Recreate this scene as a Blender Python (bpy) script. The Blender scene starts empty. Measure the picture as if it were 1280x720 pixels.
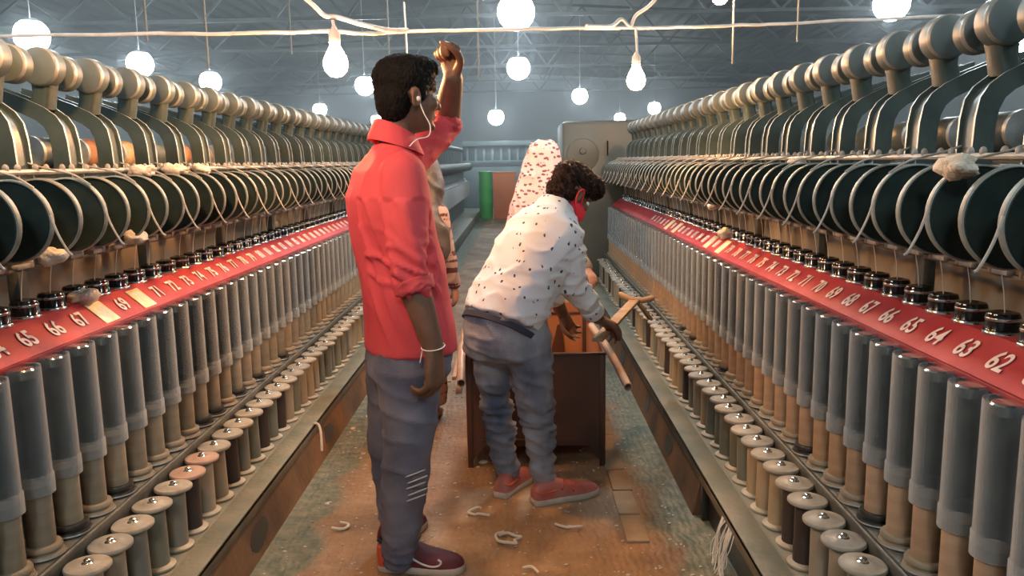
import bpy, bmesh, math, random
from math import sin, cos, pi, radians, sqrt, atan2
from mathutils import Vector, Matrix, noise

random.seed(7)
sc = bpy.context.scene
COL = sc.collection
V = Vector

# ------------------------------------------------------------------ mesh helpers
class MB:
    def __init__(s):
        s.v = []; s.f = []; s.m = []; s.mi = 0
    def add(s, vs, fs):
        b = len(s.v); s.v += [tuple(p) for p in vs]
        for f in fs:
            s.f.append([b + i for i in f]); s.m.append(s.mi)
        return s
    def box(s, c, d, M=None, bev=0.0):
        x, y, z = d[0] / 2, d[1] / 2, d[2] / 2
        if bev > 0:
            b = min(bev, x * .9, y * .9, z * .9)
            bm = bmesh.new(); bmesh.ops.create_cube(bm, size=1)
            for v in bm.verts: v.co = V((v.co.x * 2 * x, v.co.y * 2 * y, v.co.z * 2 * z))
            bmesh.ops.bevel(bm, geom=list(bm.edges), offset=b, segments=2, affect='EDGES', profile=.5)
            bm.verts.index_update()
            vs = [v.co.copy() for v in bm.verts]; fs = [[v.index for v in f.verts] for f in bm.faces]; bm.free()
        else:
            vs = [V((a * x, b_ * y, c_ * z)) for a in (-1, 1) for b_ in (-1, 1) for c_ in (-1, 1)]
            fs = [(0, 1, 3, 2), (4, 6, 7, 5), (0, 4, 5, 1), (2, 3, 7, 6), (0, 2, 6, 4), (1, 5, 7, 3)]
        if M is not None: vs = [M @ v for v in vs]
        return s.add([v + V(c) for v in vs], fs)
    def bar(s, p0, p1, w, h, up=(0, 0, 1), bev=0.0):
        p0 = V(p0); p1 = V(p1); d = p1 - p0; L = d.length; d.normalize()
        u = V(up); x = d.cross(u)
        if x.length < 1e-4: x = d.cross(V((1, 0, 0)))
        x.normalize(); u = x.cross(d)
        M = Matrix((x, d, u)).transposed()
        return s.box((p0 + p1) / 2, (w, L, h), M, bev)
    def rings(s, R, cap=True):
        n = len(R[0]); vs = [p for r in R for p in r]; fs = []
        for i in range(len(R) - 1):
            for j in range(n):
                a = i * n + j; b = i * n + (j + 1) % n
                fs.append((a, b, b + n, a + n))
        if cap:
            fs.append(tuple(range(n - 1, -1, -1))); k = (len(R) - 1) * n
            fs.append(tuple(k + j for j in range(n)))
        return s.add(vs, fs)
    def lathe(s, prof, c=(0, 0, 0), axis=(0, 0, 1), n=24, cap=True):
        a = V(axis).normalized()
        t = V((1, 0, 0)) if abs(a.x) < .9 else V((0, 1, 0))
        x = t.cross(a).normalized(); y = a.cross(x)
        R = [[V(c) + a * h + (x * cos(2 * pi * j / n) + y * sin(2 * pi * j / n)) * max(r, 1e-4) for j in range(n)] for r, h in prof]
        return s.rings(R, cap)
    def tube(s, pts, r, n=8, cap=True, flat=None):
        pts = [V(p) for p in pts]; N = len(pts)
        rr = r if isinstance(r, (list, tuple)) else [r] * N
        T = []
        for i in range(N):
            d = pts[min(i + 1, N - 1)] - pts[max(i - 1, 0)]
            T.append(d.normalized() if d.length > 1e-9 else V((0, 0, 1)))
        u = V((0, 0, 1)) if abs(T[0].z) < .9 else V((0, 1, 0))
        R = []
        for i in range(N):
            x = T[i].cross(u)
            if x.length < 1e-5: x = T[i].cross(V((1, .3, 0)))
            x.normalize(); u = x.cross(T[i]).normalized()
            R.append([pts[i] + (x * cos(2 * pi * j / n) + u * sin(2 * pi * j / n)) * rr[i] for j in range(n)])
        return s.rings(R, cap)
    def limb(s, pts, rr, n=16, sub=5):
        """smooth tapered limb with rounded ends"""
        P, Rr = spline(pts, sub), spline1(rr, sub)
        d0 = (P[0] - P[1]).normalized(); d1 = (P[-1] - P[-2]).normalized()
        pre = []; prer = []; post = []; postr = []
        for k in range(4):
            a = (k + .6) / 4.6 * pi / 2
            pre.append(P[0] + d0 * Rr[0] * cos(a)); prer.append(Rr[0] * sin(a))
            post.insert(0, P[-1] + d1 * Rr[-1] * cos(a)); postr.insert(0, Rr[-1] * sin(a))
        return s.tube(pre + P + post, prer + Rr + postr, n)
    def ell(s, c, U, Vv, W, n=20, m=12):
        """ellipsoid with half-axis vectors"""
        U, Vv, W = V(U), V(Vv), V(W); c = V(c); R = []
        for i in range(m + 1):
            t = -pi / 2 + pi * i / m
            t = max(-pi / 2 + .06, min(pi / 2 - .06, t))
            R.append([c + W * sin(t) + (U * cos(2 * pi * j / n) + Vv * sin(2 * pi * j / n)) * cos(t) for j in range(n)])
        return s.rings(R)
    def sections(s, S, n=28, p=2.3):
        """S: list of (centre, Uvec, Vvec) super-elliptic sections"""
        R = []
        for c, U, W in S:
            c, U, W = V(c), V(U), V(W); ring = []
            for j in range(n):
                a = 2 * pi * j / n; ca, sa = cos(a), sin(a)
                ring.append(c + U * (abs(ca) ** (2 / p) * (1 if ca >= 0 else -1)) + W * (abs(sa) ** (2 / p) * (1 if sa >= 0 else -1)))
            R.append(ring)
        return s.rings(R)
    def mesh(s, name, mats=(), smooth=True, ang=40):
        me = bpy.data.meshes.new(name); me.from_pydata(s.v, [], s.f); me.update()
        bm = bmesh.new(); bm.from_mesh(me); bmesh.ops.recalc_face_normals(bm, faces=bm.faces); bm.to_mesh(me); bm.free()
        for m in (mats if isinstance(mats, (list, tuple)) else [mats]): me.materials.append(m)
        me.polygons.foreach_set('material_index', s.m)
        if smooth:
            me.shade_smooth()
            if ang: me.set_sharp_from_angle(angle=radians(ang))
        return me

def spline(pts, sub):
    pts = [V(p) for p in pts]; out = []
    for i in range(len(pts) - 1):
        a = pts[max(i - 1, 0)]; b = pts[i]; c = pts[i + 1]; d = pts[min(i + 2, len(pts) - 1)]
        for k in range(sub):
            t = k / sub
            out.append(.5 * ((2 * b) + (c - a) * t + (2 * a - 5 * b + 4 * c - d) * t * t + (3 * b - a - 3 * c + d) * t ** 3))
    out.append(pts[-1]); return out
def spline1(r, sub):
    return [p.x for p in spline([(q, 0, 0) for q in r], sub)]

def link(name, data, parent=None, loc=(0, 0, 0), rot=None):
    o = bpy.data.objects.new(name, data); COL.objects.link(o)
    if parent is not None: o.parent = parent
    o.location = loc
    if rot is not None: o.rotation_euler = rot
    return o
def tag(o, label=None, cat=None, group=None, kind=None):
    if label: o['label'] = label
    if cat: o['category'] = cat
    if group: o['group'] = group
    if kind: o['kind'] = kind
    return o
def thing(name, label, cat, loc, group=None):
    return tag(link(name, None, None, loc), label, cat, group)
def part(name, mb, mat, t, ang=40, label=None):
    """part built in world coordinates under the thing t"""
    o = link(name, mb.mesh(name, mat, True, ang), t)
    o.location = (-t.location) if t.parent is None else (0, 0, 0)
    if label: o['label'] = label
    return o
def single(name, mb, mat, label, cat, group=None, ang=40, kind=None):
    return tag(link(name, mb.mesh(name, mat, True, ang)), label, cat, group, kind)
def struct(name, mb, mat, ang=40):
    return tag(link(name, mb.mesh(name, mat, True, ang)), None, None, None, 'structure')

def remeshed(mb, voxel, smooth=4, disp=None, name='tmp'):
    """one continuous skin over overlapping shapes; returns an MB"""
    me = mb.mesh(name, (), False)
    o = bpy.data.objects.new(name, me); COL.objects.link(o)
    r = o.modifiers.new('r', 'REMESH'); r.mode = 'VOXEL'; r.voxel_size = voxel
    if smooth:
        q = o.modifiers.new('s', 'SMOOTH'); q.factor = .5; q.iterations = smooth
    dg = bpy.context.evaluated_depsgraph_get()
    ev = o.evaluated_get(dg)
    me2 = bpy.data.meshes.new_from_object(ev)
    out = MB()
    vs = [v.co.copy() for v in me2.vertices]
    if disp:
        ns = [v.normal.copy() for v in me2.vertices]
        vs = [p + n * disp(p, n) for p, n in zip(vs, ns)]
    out.v = [tuple(p) for p in vs]; out.f = [list(p.vertices) for p in me2.polygons]; out.m = [0] * len(out.f)
    bpy.data.objects.remove(o); bpy.data.meshes.remove(me); bpy.data.meshes.remove(me2)
    return out

# ------------------------------------------------------------------ materials
def nt_new(name):
    m = bpy.data.materials.new(name); m.use_nodes = True
    nt = m.node_tree
    return m, nt, nt.nodes['Principled BSDF']
def N(nt, t, **k):
    n = nt.nodes.new(t)
    for a, b in k.items():
        if a.startswith('i_'): n.inputs[a[2:].replace('_', ' ')].default_value = b
        else: setattr(n, a, b)
    return n
def rgba(c): return (c[0], c[1], c[2], 1)

def mat(name, c, rough=.55, metal=0, c2=None, scale=6, bump=0, bscale=40, detail=5, coords='Object', lo=.35, hi=.65, spec=None, stretch=None):
    m, nt, b = nt_new(name)
    b.inputs['Base Color'].default_value = rgba(c); b.inputs['Roughness'].default_value = rough; b.inputs['Metallic'].default_value = metal
    if spec is not None: b.inputs['Specular IOR Level'].default_value = spec
    tc = N(nt, 'ShaderNodeTexCoord'); src = tc.outputs[coords]
    if stretch:
        mp = N(nt, 'ShaderNodeMapping'); mp.inputs['Scale'].default_value = stretch
        nt.links.new(src, mp.inputs[0]); src = mp.outputs[0]
    if c2 is not None:
        n = N(nt, 'ShaderNodeTexNoise', i_Scale=scale, i_Detail=detail)
        nt.links.new(src, n.inputs['Vector'])
        r = N(nt, 'ShaderNodeValToRGB')
        r.color_ramp.elements[0].position = lo; r.color_ramp.elements[1].position = hi
        r.color_ramp.elements[0].color = rgba(c); r.color_ramp.elements[1].color = rgba(c2)
        nt.links.new(n.outputs['Fac'], r.inputs[0]); nt.links.new(r.outputs[0], b.inputs['Base Color'])
    if bump:
        n2 = N(nt, 'ShaderNodeTexNoise', i_Scale=bscale, i_Detail=6)
        nt.links.new(src, n2.inputs['Vector'])
        bp = N(nt, 'ShaderNodeBump', i_Strength=bump, i_Distance=.01)
        nt.links.new(n2.outputs['Fac'], bp.inputs['Height']); nt.links.new(bp.outputs[0], b.inputs['Normal'])
    return m
def emis(name, c, s):
    m, nt, b = nt_new(name)
    b.inputs['Base Color'].default_value = rgba(c); b.inputs['Emission Color'].default_value = rgba(c); b.inputs['Emission Strength'].default_value = s
    return m

M = {}
M['green'] = mat('green_enamel', (.02, .036, .032), .38, 0, (.035, .055, .047), 5, .12, 60)
M['greenarm'] = mat('arm_enamel', (.036, .056, .052), .36, 0, (.058, .08, .072), 9, .1, 60)
M['edge'] = mat('bare_steel_edge', (.42, .44, .42), .42, .5, (.28, .30, .28), 20)
M['drum'] = mat('drum_black', (.012, .024, .022), .55, 0, (.022, .034, .03), 14, spec=.25)
M['rim'] = mat('worn_disc_edge', (.25, .28, .265), .5, .2, (.16, .185, .175), 18)
M['cap'] = mat('cap_grey', (.062, .088, .09), .45, 0, (.095, .12, .12), 8)
M['steel'] = mat('steel', (.6, .6, .58), .22, 1)
M['gloss_black'] = mat('gloss_black', (.012, .012, .013), .12)
M['red'] = mat('red_paint', (.40, .035, .045), .6, 0, (.48, .07, .08), 7, .1, 50, spec=.25)
M['redlip'] = mat('red_lip', (.22, .02, .028), .4, 0, (.30, .04, .045), 9)
M['num'] = mat('number_paint', (.90, .80, .78), .8, spec=.1)
M['plate'] = mat('yellow_square', (.85, .70, .40), .4)
M['deck'] = mat('deck_paint', (.13, .145, .11), .55, 0, (.23, .215, .155), 5, .3, 45)
M['railface'] = mat('rail_face', (.10, .09, .065), .5, 0, (.17, .14, .10), 6, .2, 40)
M['kick'] = mat('kick_panel', (.085, .052, .03), .6, 0, (.26, .135, .06), 3.2, .35, 30)
M['bed'] = mat('spindle_bed', (.075, .08, .07), .5, 0, (.15, .145, .115), 12, .2, 50)
M['back'] = mat('back_panel', (.22, .19, .15), .6, 0, (.32, .275, .21), 3, .2, 30)
M['ceramic'] = mat('ceramic_guide', (.40, .385, .35), .5, 0, (.30, .28, .25), 30)
M['yarn'] = mat('yarn_strand', (.68, .63, .54), .8)
M['dust'] = mat('lint', (.55, .49, .40), .95, 0, (.68, .62, .52), 40, .6, 120)
bob_cols = [(.30, .255, .18), (.34, .29, .205), (.27, .235, .17), (.32, .26, .18), (.43, .285, .175), (.47, .32, .205), (.40, .27, .17), (.45, .285, .165)]  # second half, for the right frame, has warm lamplight mixed into the colour
for i, c in enumerate(bob_cols):
    M['bob%d' % i] = mat('yarn_package_%d' % i, c, .75, 0, tuple(q * .78 for q in c), 4, .25, 160, stretch=(1, 1, 8))
sp_cols = {'beige': (.36, .30, .215), 'grey': (.22, .21, .175), 'dark brown': (.055, .04, .034), 'tan': (.40, .30, .18), 'olive grey': (.19, .195, .15)}
for k, c in sp_cols.items():
    M['sp_' + k] = mat('spool_' + k.replace(' ', '_'), c, .5, 0, tuple(q * .8 for q in c), 7, .12, 60)
M['disc'] = mat('spool_disc', (.42, .39, .32), .5, 0, (.30, .27, .21), 22, .2, 60)
M['discg'] = mat('spool_disc_grey', (.27, .26, .23), .45, 0, (.38, .35, .29), 18, .2, 60)
M['discp'] = mat('spool_disc_pink', (.45, .29, .23), .5, 0, (.38, .27, .2), 18, .2, 60)
M['base'] = mat('spool_base', (.42, .38, .29), .6, 0, (.26, .23, .17), 14, .2, 50)
M['whorl'] = mat('whorl', (.20, .17, .12), .45, 0, (.30, .25, .18), 10)
M['whorld'] = mat('whorl_dark', (.03, .03, .028), .3)
M['rust'] = mat('package_rust', (.22, .075, .035), .8, 0, (.42, .23, .12), 12, .3, 120)
M['kraft'] = mat('package_kraft', (.32, .22, .13), .8, 0, (.45, .33, .21), 12, .3, 120)

def tube_mat(name, tmin):
    m, nt, b = nt_new(name)
    b.inputs['Base Color'].default_value = (.50, .53, .53, 1); b.inputs['Roughness'].default_value = .1
    tr = N(nt, 'ShaderNodeBsdfTransparent'); tr.inputs[0].default_value = (.80, .83, .85, 1)
    mx = N(nt, 'ShaderNodeMixShader')
    lw = N(nt, 'ShaderNodeLayerWeight', i_Blend=.32)
    mr = N(nt, 'ShaderNodeMapRange'); mr.inputs['To Min'].default_value = tmin; mr.inputs['To Max'].default_value = .92
    tc = N(nt, 'ShaderNodeTexCoord'); nz = N(nt, 'ShaderNodeTexNoise', i_Scale=14, i_Detail=3)
    nt.links.new(tc.outputs['Object'], nz.inputs[0])
    ad = N(nt, 'ShaderNodeMath', operation='MULTIPLY_ADD'); ad.inputs[1].default_value = .10; ad.inputs[2].default_value = -.05
    nt.links.new(nz.outputs['Fac'], ad.inputs[0])
    sm = N(nt, 'ShaderNodeMath', operation='ADD')
    nt.links.new(lw.outputs['Facing'], mr.inputs[0]); nt.links.new(mr.outputs[0], sm.inputs[0]); nt.links.new(ad.outputs[0], sm.inputs[1])
    nt.links.new(sm.outputs[0], mx.inputs[0]); nt.links.new(tr.outputs[0], mx.inputs[1]); nt.links.new(b.outputs[0], mx.inputs[2])
    nt.links.new(mx.outputs[0], nt.nodes['Material Output'].inputs[0])
    return m
M['acrylic'] = tube_mat('clear_acrylic', .055); M['acrylic2'] = tube_mat('frosted_rim', .2)
M['acrylic_rim'] = mat('acrylic_rim', (.50, .52, .52), .2)

def floor_mat():
    m, nt, b = nt_new('dusty_floor'); L = nt.links.new
    tc = N(nt, 'ShaderNodeTexCoord'); sx = N(nt, 'ShaderNodeSeparateXYZ'); L(tc.outputs['Object'], sx.inputs[0])
    n1 = N(nt, 'ShaderNodeTexNoise', i_Scale=2.4, i_Detail=9, i_Roughness=.65); L(tc.outputs['Object'], n1.inputs[0])
    n2 = N(nt, 'ShaderNodeTexNoise', i_Scale=17, i_Detail=6); L(tc.outputs['Object'], n2.inputs[0])
    r = N(nt, 'ShaderNodeValToRGB'); e = r.color_ramp.elements
    e[0].position = .3; e[0].color = (.15, .09, .05, 1); e[1].position = .72; e[1].color = (.52, .36, .225, 1)
    q = e.new(.52); q.color = (.31, .19, .105, 1)
    L(n1.outputs['Fac'], r.inputs[0])
    # painted green-grey strips beside both machines with worn edges
    ab = N(nt, 'ShaderNodeMath', operation='ADD'); ab.inputs[1].default_value = .14; L(sx.outputs['X'], ab.inputs[0])
    a2 = N(nt, 'ShaderNodeMath', operation='ABSOLUTE'); L(ab.outputs[0], a2.inputs[0])
    w = N(nt, 'ShaderNodeMath', operation='MULTIPLY_ADD'); w.inputs[1].default_value = .5; L(n1.outputs['Fac'], w.inputs[0]); L(a2.outputs[0], w.inputs[2])
    mr = N(nt, 'ShaderNodeMapRange'); mr.inputs['From Min'].default_value = .86; mr.inputs['From Max'].default_value = .93; L(w.outputs[0], mr.inputs[0])
    r2 = N(nt, 'ShaderNodeValToRGB'); e = r2.color_ramp.elements
    e[0].position = .35; e[0].color = (.085, .11, .08, 1); e[1].position = .75; e[1].color = (.24, .23, .16, 1); L(n2.outputs['Fac'], r2.inputs[0])
    mx = N(nt, 'ShaderNodeMix', data_type='RGBA'); L(mr.outputs[0], mx.inputs['Factor']); L(r.outputs[0], mx.inputs['A']); L(r2.outputs[0], mx.inputs['B'])
    # pale lint specks
    vo = N(nt, 'ShaderNodeTexVoronoi', i_Scale=26, i_Randomness=1); L(tc.outputs['Object'], vo.inputs[0])
    lt = N(nt, 'ShaderNodeMath', operation='LESS_THAN'); lt.inputs[1].default_value = .13; L(vo.outputs['Distance'], lt.inputs[0])
    gt = N(nt, 'ShaderNodeMath', operation='GREATER_THAN'); gt.inputs[1].default_value = .56; L(n2.outputs['Fac'], gt.inputs[0])
    mu = N(nt, 'ShaderNodeMath', operation='MULTIPLY'); L(lt.outputs[0], mu.inputs[0]); L(gt.outputs[0], mu.inputs[1])
    m2 = N(nt, 'ShaderNodeMix', data_type='RGBA'); L(mu.outputs[0], m2.inputs['Factor']); L(mx.outputs['Result'], m2.inputs['A']); m2.inputs['B'].default_value = (.5, .43, .32, 1)
    L(m2.outputs['Result'], b.inputs['Base Color'])
    b.inputs['Roughness'].default_value = .62
    ck = N(nt, 'ShaderNodeTexWave', wave_type='BANDS', i_Scale=11, i_Distortion=7, i_Detail=2); L(tc.outputs['Object'], ck.inputs[0])
    hm = N(nt, 'ShaderNodeMath', operation='MULTIPLY_ADD'); hm.inputs[1].default_value = .10; L(ck.outputs['Fac'], hm.inputs[0]); L(n2.outputs['Fac'], hm.inputs[2])
    bp = N(nt, 'ShaderNodeBump', i_Strength=.8, i_Distance=.018); L(hm.outputs[0], bp.inputs['Height']); L(bp.outputs[0], b.inputs['Normal'])
    return m
M['floor'] = floor_mat()
M['roof'] = mat('roof_sheet', (.11, .12, .12), .7, 0, (.155, .165, .165), .6, .2, 4)
M['wallp'] = mat('hall_plaster', (.30, .345, .36), .8, 0, (.38, .42, .435), .5, .1, 6)
M['truss'] = mat('truss_paint', (.15, .165, .16), .5, 0, (.10, .11, .11), 2)
M['cable'] = mat('white_cable', (.78, .78, .77), .45, 0, (.6, .6, .58), 15)
M['socket'] = mat('lamp_socket', (.75, .70, .64), .4)
M['warm'] = emis('warm_filament_glow', (1, .50, .20), 560)
M['led'] = emis('led_glow', (.84, .95, 1), 78)
M['ledhood'] = mat('lamp_hood', (.5, .52, .53), .4)
M['teal'] = mat('distant_teal', (.06, .095, .10), .5, 0, (.10, .14, .145), 2)
M['tealgrey'] = mat('headstock_grey', (.08, .09, .075), .45, 0, (.115, .12, .10), 2.2, .1, 20)

# ------------------------------------------------------------------ camera
cd = bpy.data.cameras.new('camera'); cam = bpy.data.objects.new('camera', cd); COL.objects.link(cam)
fw = V((-0.00953285, 0.98757063, -0.15688648)); rt = V((0.99982755, 0.00691299, -0.01723629)); up = V((0.0159375, 0.15702373, 0.98746622))
cam.matrix_world = Matrix(((rt.x, up.x, -fw.x, 0), (rt.y, up.y, -fw.y, 0), (rt.z, up.z, -fw.z, 1.41), (0, 0, 0, 1)))
cd.sensor_width = 36; cd.lens = 36 * 1000 / 1280; cd.clip_start = .05; cd.clip_end = 200
sc.camera = cam

# ------------------------------------------------------------------ hall
XC = -.14                                           # aisle centre line
mb = MB(); mb.box((-.5, 18, -.05), (25, 44.5, .1)); struct('floor', mb, M['floor'])
mb = MB()
# pitched sheet roof with corrugations
nx = 120
R1 = []; R2 = []
for i in range(nx + 1):
    x = -13 + 25 * i / nx; z = 5.6 - abs(x + .5) * .06 + (.03 if i % 2 else 0)
    R1.append((x, -4, z)); R2.append((x, 40, z))
mb.add(R1 + R2, [(i, i + 1, nx + 2 + i, nx + 1 + i) for i in range(nx)])
mb.box((-.5, 18, 5.72), (25, 44.3, .06))
struct('ceiling', mb, M['roof'], 10)
for nm, c, d in (('wall_back', (-.5, 40.1, 2.9), (25.2, .2, 5.8)), ('wall_front', (-.5, -4.1, 2.9), (25.2, .2, 5.8)),
                 ('wall_left', (-13.1, 18, 2.9), (.2, 44.4, 5.8)), ('wall_right', (12.1, 18, 2.9), (.2, 44.4, 5.8))):
    mb = MB(); mb.box(c, d); struct(nm, mb, M['wallp'])
# roof trusses: two chords and a zigzag web each
for k, y in enumerate((12.5, 17, 21.5, 26, 30.5, 35)):
    t = thing('roof_truss', ['pale steel roof truss nearest, high above the machines', 'second pale steel roof truss counted from the front', 'third steel roof truss counted from the front',
              'fourth steel roof truss counted from the front', 'fifth steel roof truss counted from the front', 'steel roof truss nearest the back wall'][k], 'roof truss', (-.5, y, 4.4), 'roof trusses')
    a = MB(); a.bar((-12.6, y, 4.35), (11.6, y, 4.35), .07, .07); part('bottom_chord', a, M['truss'], t)
    a = MB()
    for sx in (-1, 1): a.bar((-.5, y, 5.45), (-.5 + sx * 12.1, y, 4.75), .07, .07)
    part('top_chord', a, M['truss'], t)
    a = MB(); n = 16
    for i in range(n):
        x0 = -12.3 + 23.6 * i / n; x1 = x0 + 23.6 / n; xm = (x0 + x1) / 2
        zt = lambda x: 5.45 - abs(x + .5) / 12.1 * .7
        a.bar((x0, y, 4.36), (xm, y, zt(xm) - .02), .045, .045); a.bar((xm, y, zt(xm) - .02), (x1, y, 4.36), .045, .045)
    part('web_bracing', a, M['truss'], t)
# drop rods from the roof
for k, (x, y, z0) in enumerate(((-2.05, 4.6, 2.1), (-1.72, 4.6, 1.95), (-1.63, 6.0, 2.2), (-.95, 6.2, 2.0), (-.28, 6.2, 2.02), (1.62, 6.2, 2.1), (2.1, 6.2, 2.25))):
    mb = MB(); mb.tube([(x, y, z0), (x, y, 5.5)], .007, 8)
    single('hanging_rod', mb, M['truss'], 'thin rod hanging from the roof, ' + ['leftmost, above the caps of the left frame', 'second from the left', 'third from the left, behind the left bulb',
           'just left of the dark-haired head', 'between raised fist and centre lamps', 'second from the right, above the right frame', 'rightmost, above the right frame'][k], 'rod', 'hanging rods')

# ------------------------------------------------------------------ lamps
def bulb(loc, cord, label, r=.043):
    x, y, z = loc
    t = thing('light_bulb', label, 'light bulb', (x, y, z + .1), 'warm hanging bulbs')
    g = MB(); g.lathe([(.001, -r), (r * .5, -r * .88), (r * .86, -r * .5), (r, 0), (r * .92, r * .45), (r * .66, r * 1.0), (r * .42, r * 1.45), (r * .36, r * 1.7)], loc, n=28)
    part('glass_bulb', g, M['warm'], t)
    s = MB(); s.lathe([(r * .4, r * 1.65), (r * .46, r * 1.7), (r * .46, r * 2.5), (r * .3, r * 2.7), (.008, r * 3.0)], loc, n=20); part('socket', s, M['socket'], t)
    c = MB(); c.tube(spline([(x, y, z + r * 2.9), (x + .004, y, (z + cord) / 2), (x - .003, y, cord)], 5), .006, 8); part('cord', c, M['cable'], t)
bulb((-0.700, 3.200, 1.791), 1.958, 'warm pear-shaped light bulb hanging above the left machine', .048)
bulb((-1.02, 1.95, 2.02), 2.6, 'warm light bulb over the left frame, above the view', .045)
bulb((0.567, 3.900, 1.774), 2.016, 'warm light bulb on a long white cord above the right machine', .044)
bulb((-.69, 5.2, 1.86), 2.4, 'warm light bulb deeper in the aisle, behind the head of the standing man', .038)
bulb((1.47, 6.0, 2.55), 3.0, 'warm light bulb glowing at the top edge over the right machine', .06)
# white cables strung across the aisle
def cable(pts, r, label, n=12):
    mb = MB(); P = spline(pts, 8)
    P = [p + V((0, 0, .005 * noise.noise(p * 9))) for p in P]
    mb.tube(P, r, 8)
    return single('electric_cable', mb, M['cable'], label, 'cable', 'white cables')
cable([(-3.572, 3.200, 1.916), (-1.592, 3.200, 1.921), (-1.164, 3.200, 1.914), (-0.722, 3.212, 1.918), (-0.588, 3.348, 1.928), (-0.479, 3.468, 1.951), (0, 3.60, 1.974), (0.313, 3.78, 2.0), (0.532, 3.900, 2.016), (0.945, 3.900, 2.016), (1.371, 3.900, 2.026), (2.8, 3.90, 2.065)], .0072, 'long white cable strung level right across the aisle')
cable([(-0.932, 3.200, 2.154), (-0.786, 3.200, 2.024), (-0.733, 3.200, 1.974), (-0.686, 3.200, 1.968), (-0.605, 3.236, 1.951), (-0.527, 3.327, 1.942), (-0.454, 3.483, 1.959)], .0088, 'thick white cable dropping from the top to the left bulb')
cable([(0.317, 3.711, 1.996), (0.443, 3.853, 2.021), (0.495, 3.888, 2.053), (0.538, 3.900, 2.021), (0.564, 3.900, 2.073), (0.638, 3.900, 2.126), (0.792, 3.900, 2.296)], .0088, 'white cable knotted above the right bulb and rising out of view')
# ceiling lamps of the hall: a round hood with a glowing dome
def led(x, y, z, label, r=.225):
    t = thing('ceiling_lamp', label, 'ceiling lamp', (x, y, z + .12), 'white hall lamps')
    h = MB(); h.lathe([(r * .62, r * .76), (r * .60, r * .86), (r * .3, r * 1.02), (.03, .2)], (x, y, z), n=24); part('hood', h, M['ledhood'], t)
    d = MB(); d.ell((x, y, z), (r, 0, 0), (0, r, 0), (0, 0, r), 28, 18); part('globe', d, M['led'], t)
    c = MB(); c.tube([(x, y, z + .19), (x, y, 5.6 - abs(x + .5) * .06)], .008, 6); part('drop_rod', c, M['ledhood'], t)
leds = [(.01, 10.15, 3.2, 'white hall lamp straight above the aisle at the top edge'), (.045, 16.1, 3.2, 'white hall lamp above the aisle, second in the middle row'),
        (-.6, 23.5, 2.66, 'white hall lamp just right of the raised arm'), (1.8, 23.35, 3.2, 'white hall lamp above the scarfed head, left of the right bulb'),
        (4.3, 34.2, 3.1, 'white hall lamp low over the grey headstock'), (4.95, 29.5, 3.2, 'white hall lamp just below and right of the right bulb'),
        (-6.58, 11.24, 3.2, 'big white hall lamp far left above the first round caps'), (-6.59, 14.42, 3.2, 'white hall lamp second from the left above the left frame'),
        (-6.56, 17.6, 3.2, 'white hall lamp third from the left above the left frame'), (-3.53, 19.1, 3.2, 'white hall lamp between the left bulb and the dark-haired head'),
        (-6.53, 27.1, 3.2, 'small white hall lamp below the left bulb'), (4.9, 10.9, 3.35, 'white hall lamp over the right frame, beside the cable'),
        (8.1, 13.5, 3.2, 'white hall lamp at the far right edge'), (-5.9, 34.2, 3.2, 'small white hall lamp beside the neck of the standing man')]
for x, y, z, l in leds: led(x, y, z, l)
for x, y, q in ((-3.3, 1.0, 'left'), (3.1, 1.0, 'right'), (-.1, -1.8, 'behind'), (-3.4, 7.5, 'left far'), (3.2, 6.6, 'right far'), (-.1, 4.9, 'aisle')):
    led(x, y, 3.35, {'left': 'white hall lamp over the left frame, above the view', 'right': 'white hall lamp over the right frame, above the view', 'behind': 'white hall lamp over the aisle behind the viewer',
        'left far': 'white hall lamp over the left frame farther in, above the view', 'right far': 'white hall lamp over the right frame farther in, above the view', 'aisle': 'white hall lamp over the aisle, above the view', 'near left': 'white hall lamp above the viewer, left side', 'near right': 'white hall lamp above the viewer, right side'}[q])
# hazy, lint-laden air filling the hall beyond the near frames
hm = bpy.data.materials.new('hall_haze'); hm.use_nodes = True; hn = hm.node_tree; hn.nodes.remove(hn.nodes['Principled BSDF'])
vsn = hn.nodes.new('ShaderNodeVolumeScatter'); vsn.inputs['Color'].default_value = (.86, .95, 1, 1); vsn.inputs['Density'].default_value = .018; vsn.inputs['Anisotropy'].default_value = .45
hn.links.new(vsn.outputs[0], hn.nodes['Material Output'].inputs['Volume'])
mb = MB(); mb.box((-.5, 24.7, 2.4), (24.9, 30.4, 4.7)); single('hall_haze', mb, hm, 'bluish haze of lint and dust hanging in the far hall', 'haze', None, None, 'stuff')
mb = MB(); q_ = random.Random(4)
for i in range(16):
    y = 2.9 + i * .235; mb.box((.43 + q_.uniform(-.008, .008), y, .004), (.085, .222, .012), None, .003)
M['slab'] = mat('edge_slab', (.36, .27, .18), .7, 0, (.25, .18, .11), 6, .3, 40); struct('trim_1', mb, M['slab'])
# ------------------------------------------------------------------ the two twisting frames
PITCH = .129; K0, K1 = 9, 64; FAR = 38
def station(k): return k + 49
ordn = lambda k: str(station(k))
def text_mesh(body, size):
    c = bpy.data.curves.new('digits', 'FONT'); c.body = body; c.size = size; c.align_x = 'CENTER'; c.align_y = 'CENTER'; c.extrude = .0006; c.offset = .0012; c.resolution_u = 3
    o = bpy.data.objects.new('digits', c); COL.objects.link(o)
    dg = bpy.context.evaluated_depsgraph_get(); me = bpy.data.meshes.new_from_object(o.evaluated_get(dg))
    vs = [v.co.copy() for v in me.vertices]; fs = [list(p.vertices) for p in me.polygons]
    bpy.data.objects.remove(o); bpy.data.curves.remove(c); bpy.data.meshes.remove(me)
    return vs, fs

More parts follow.
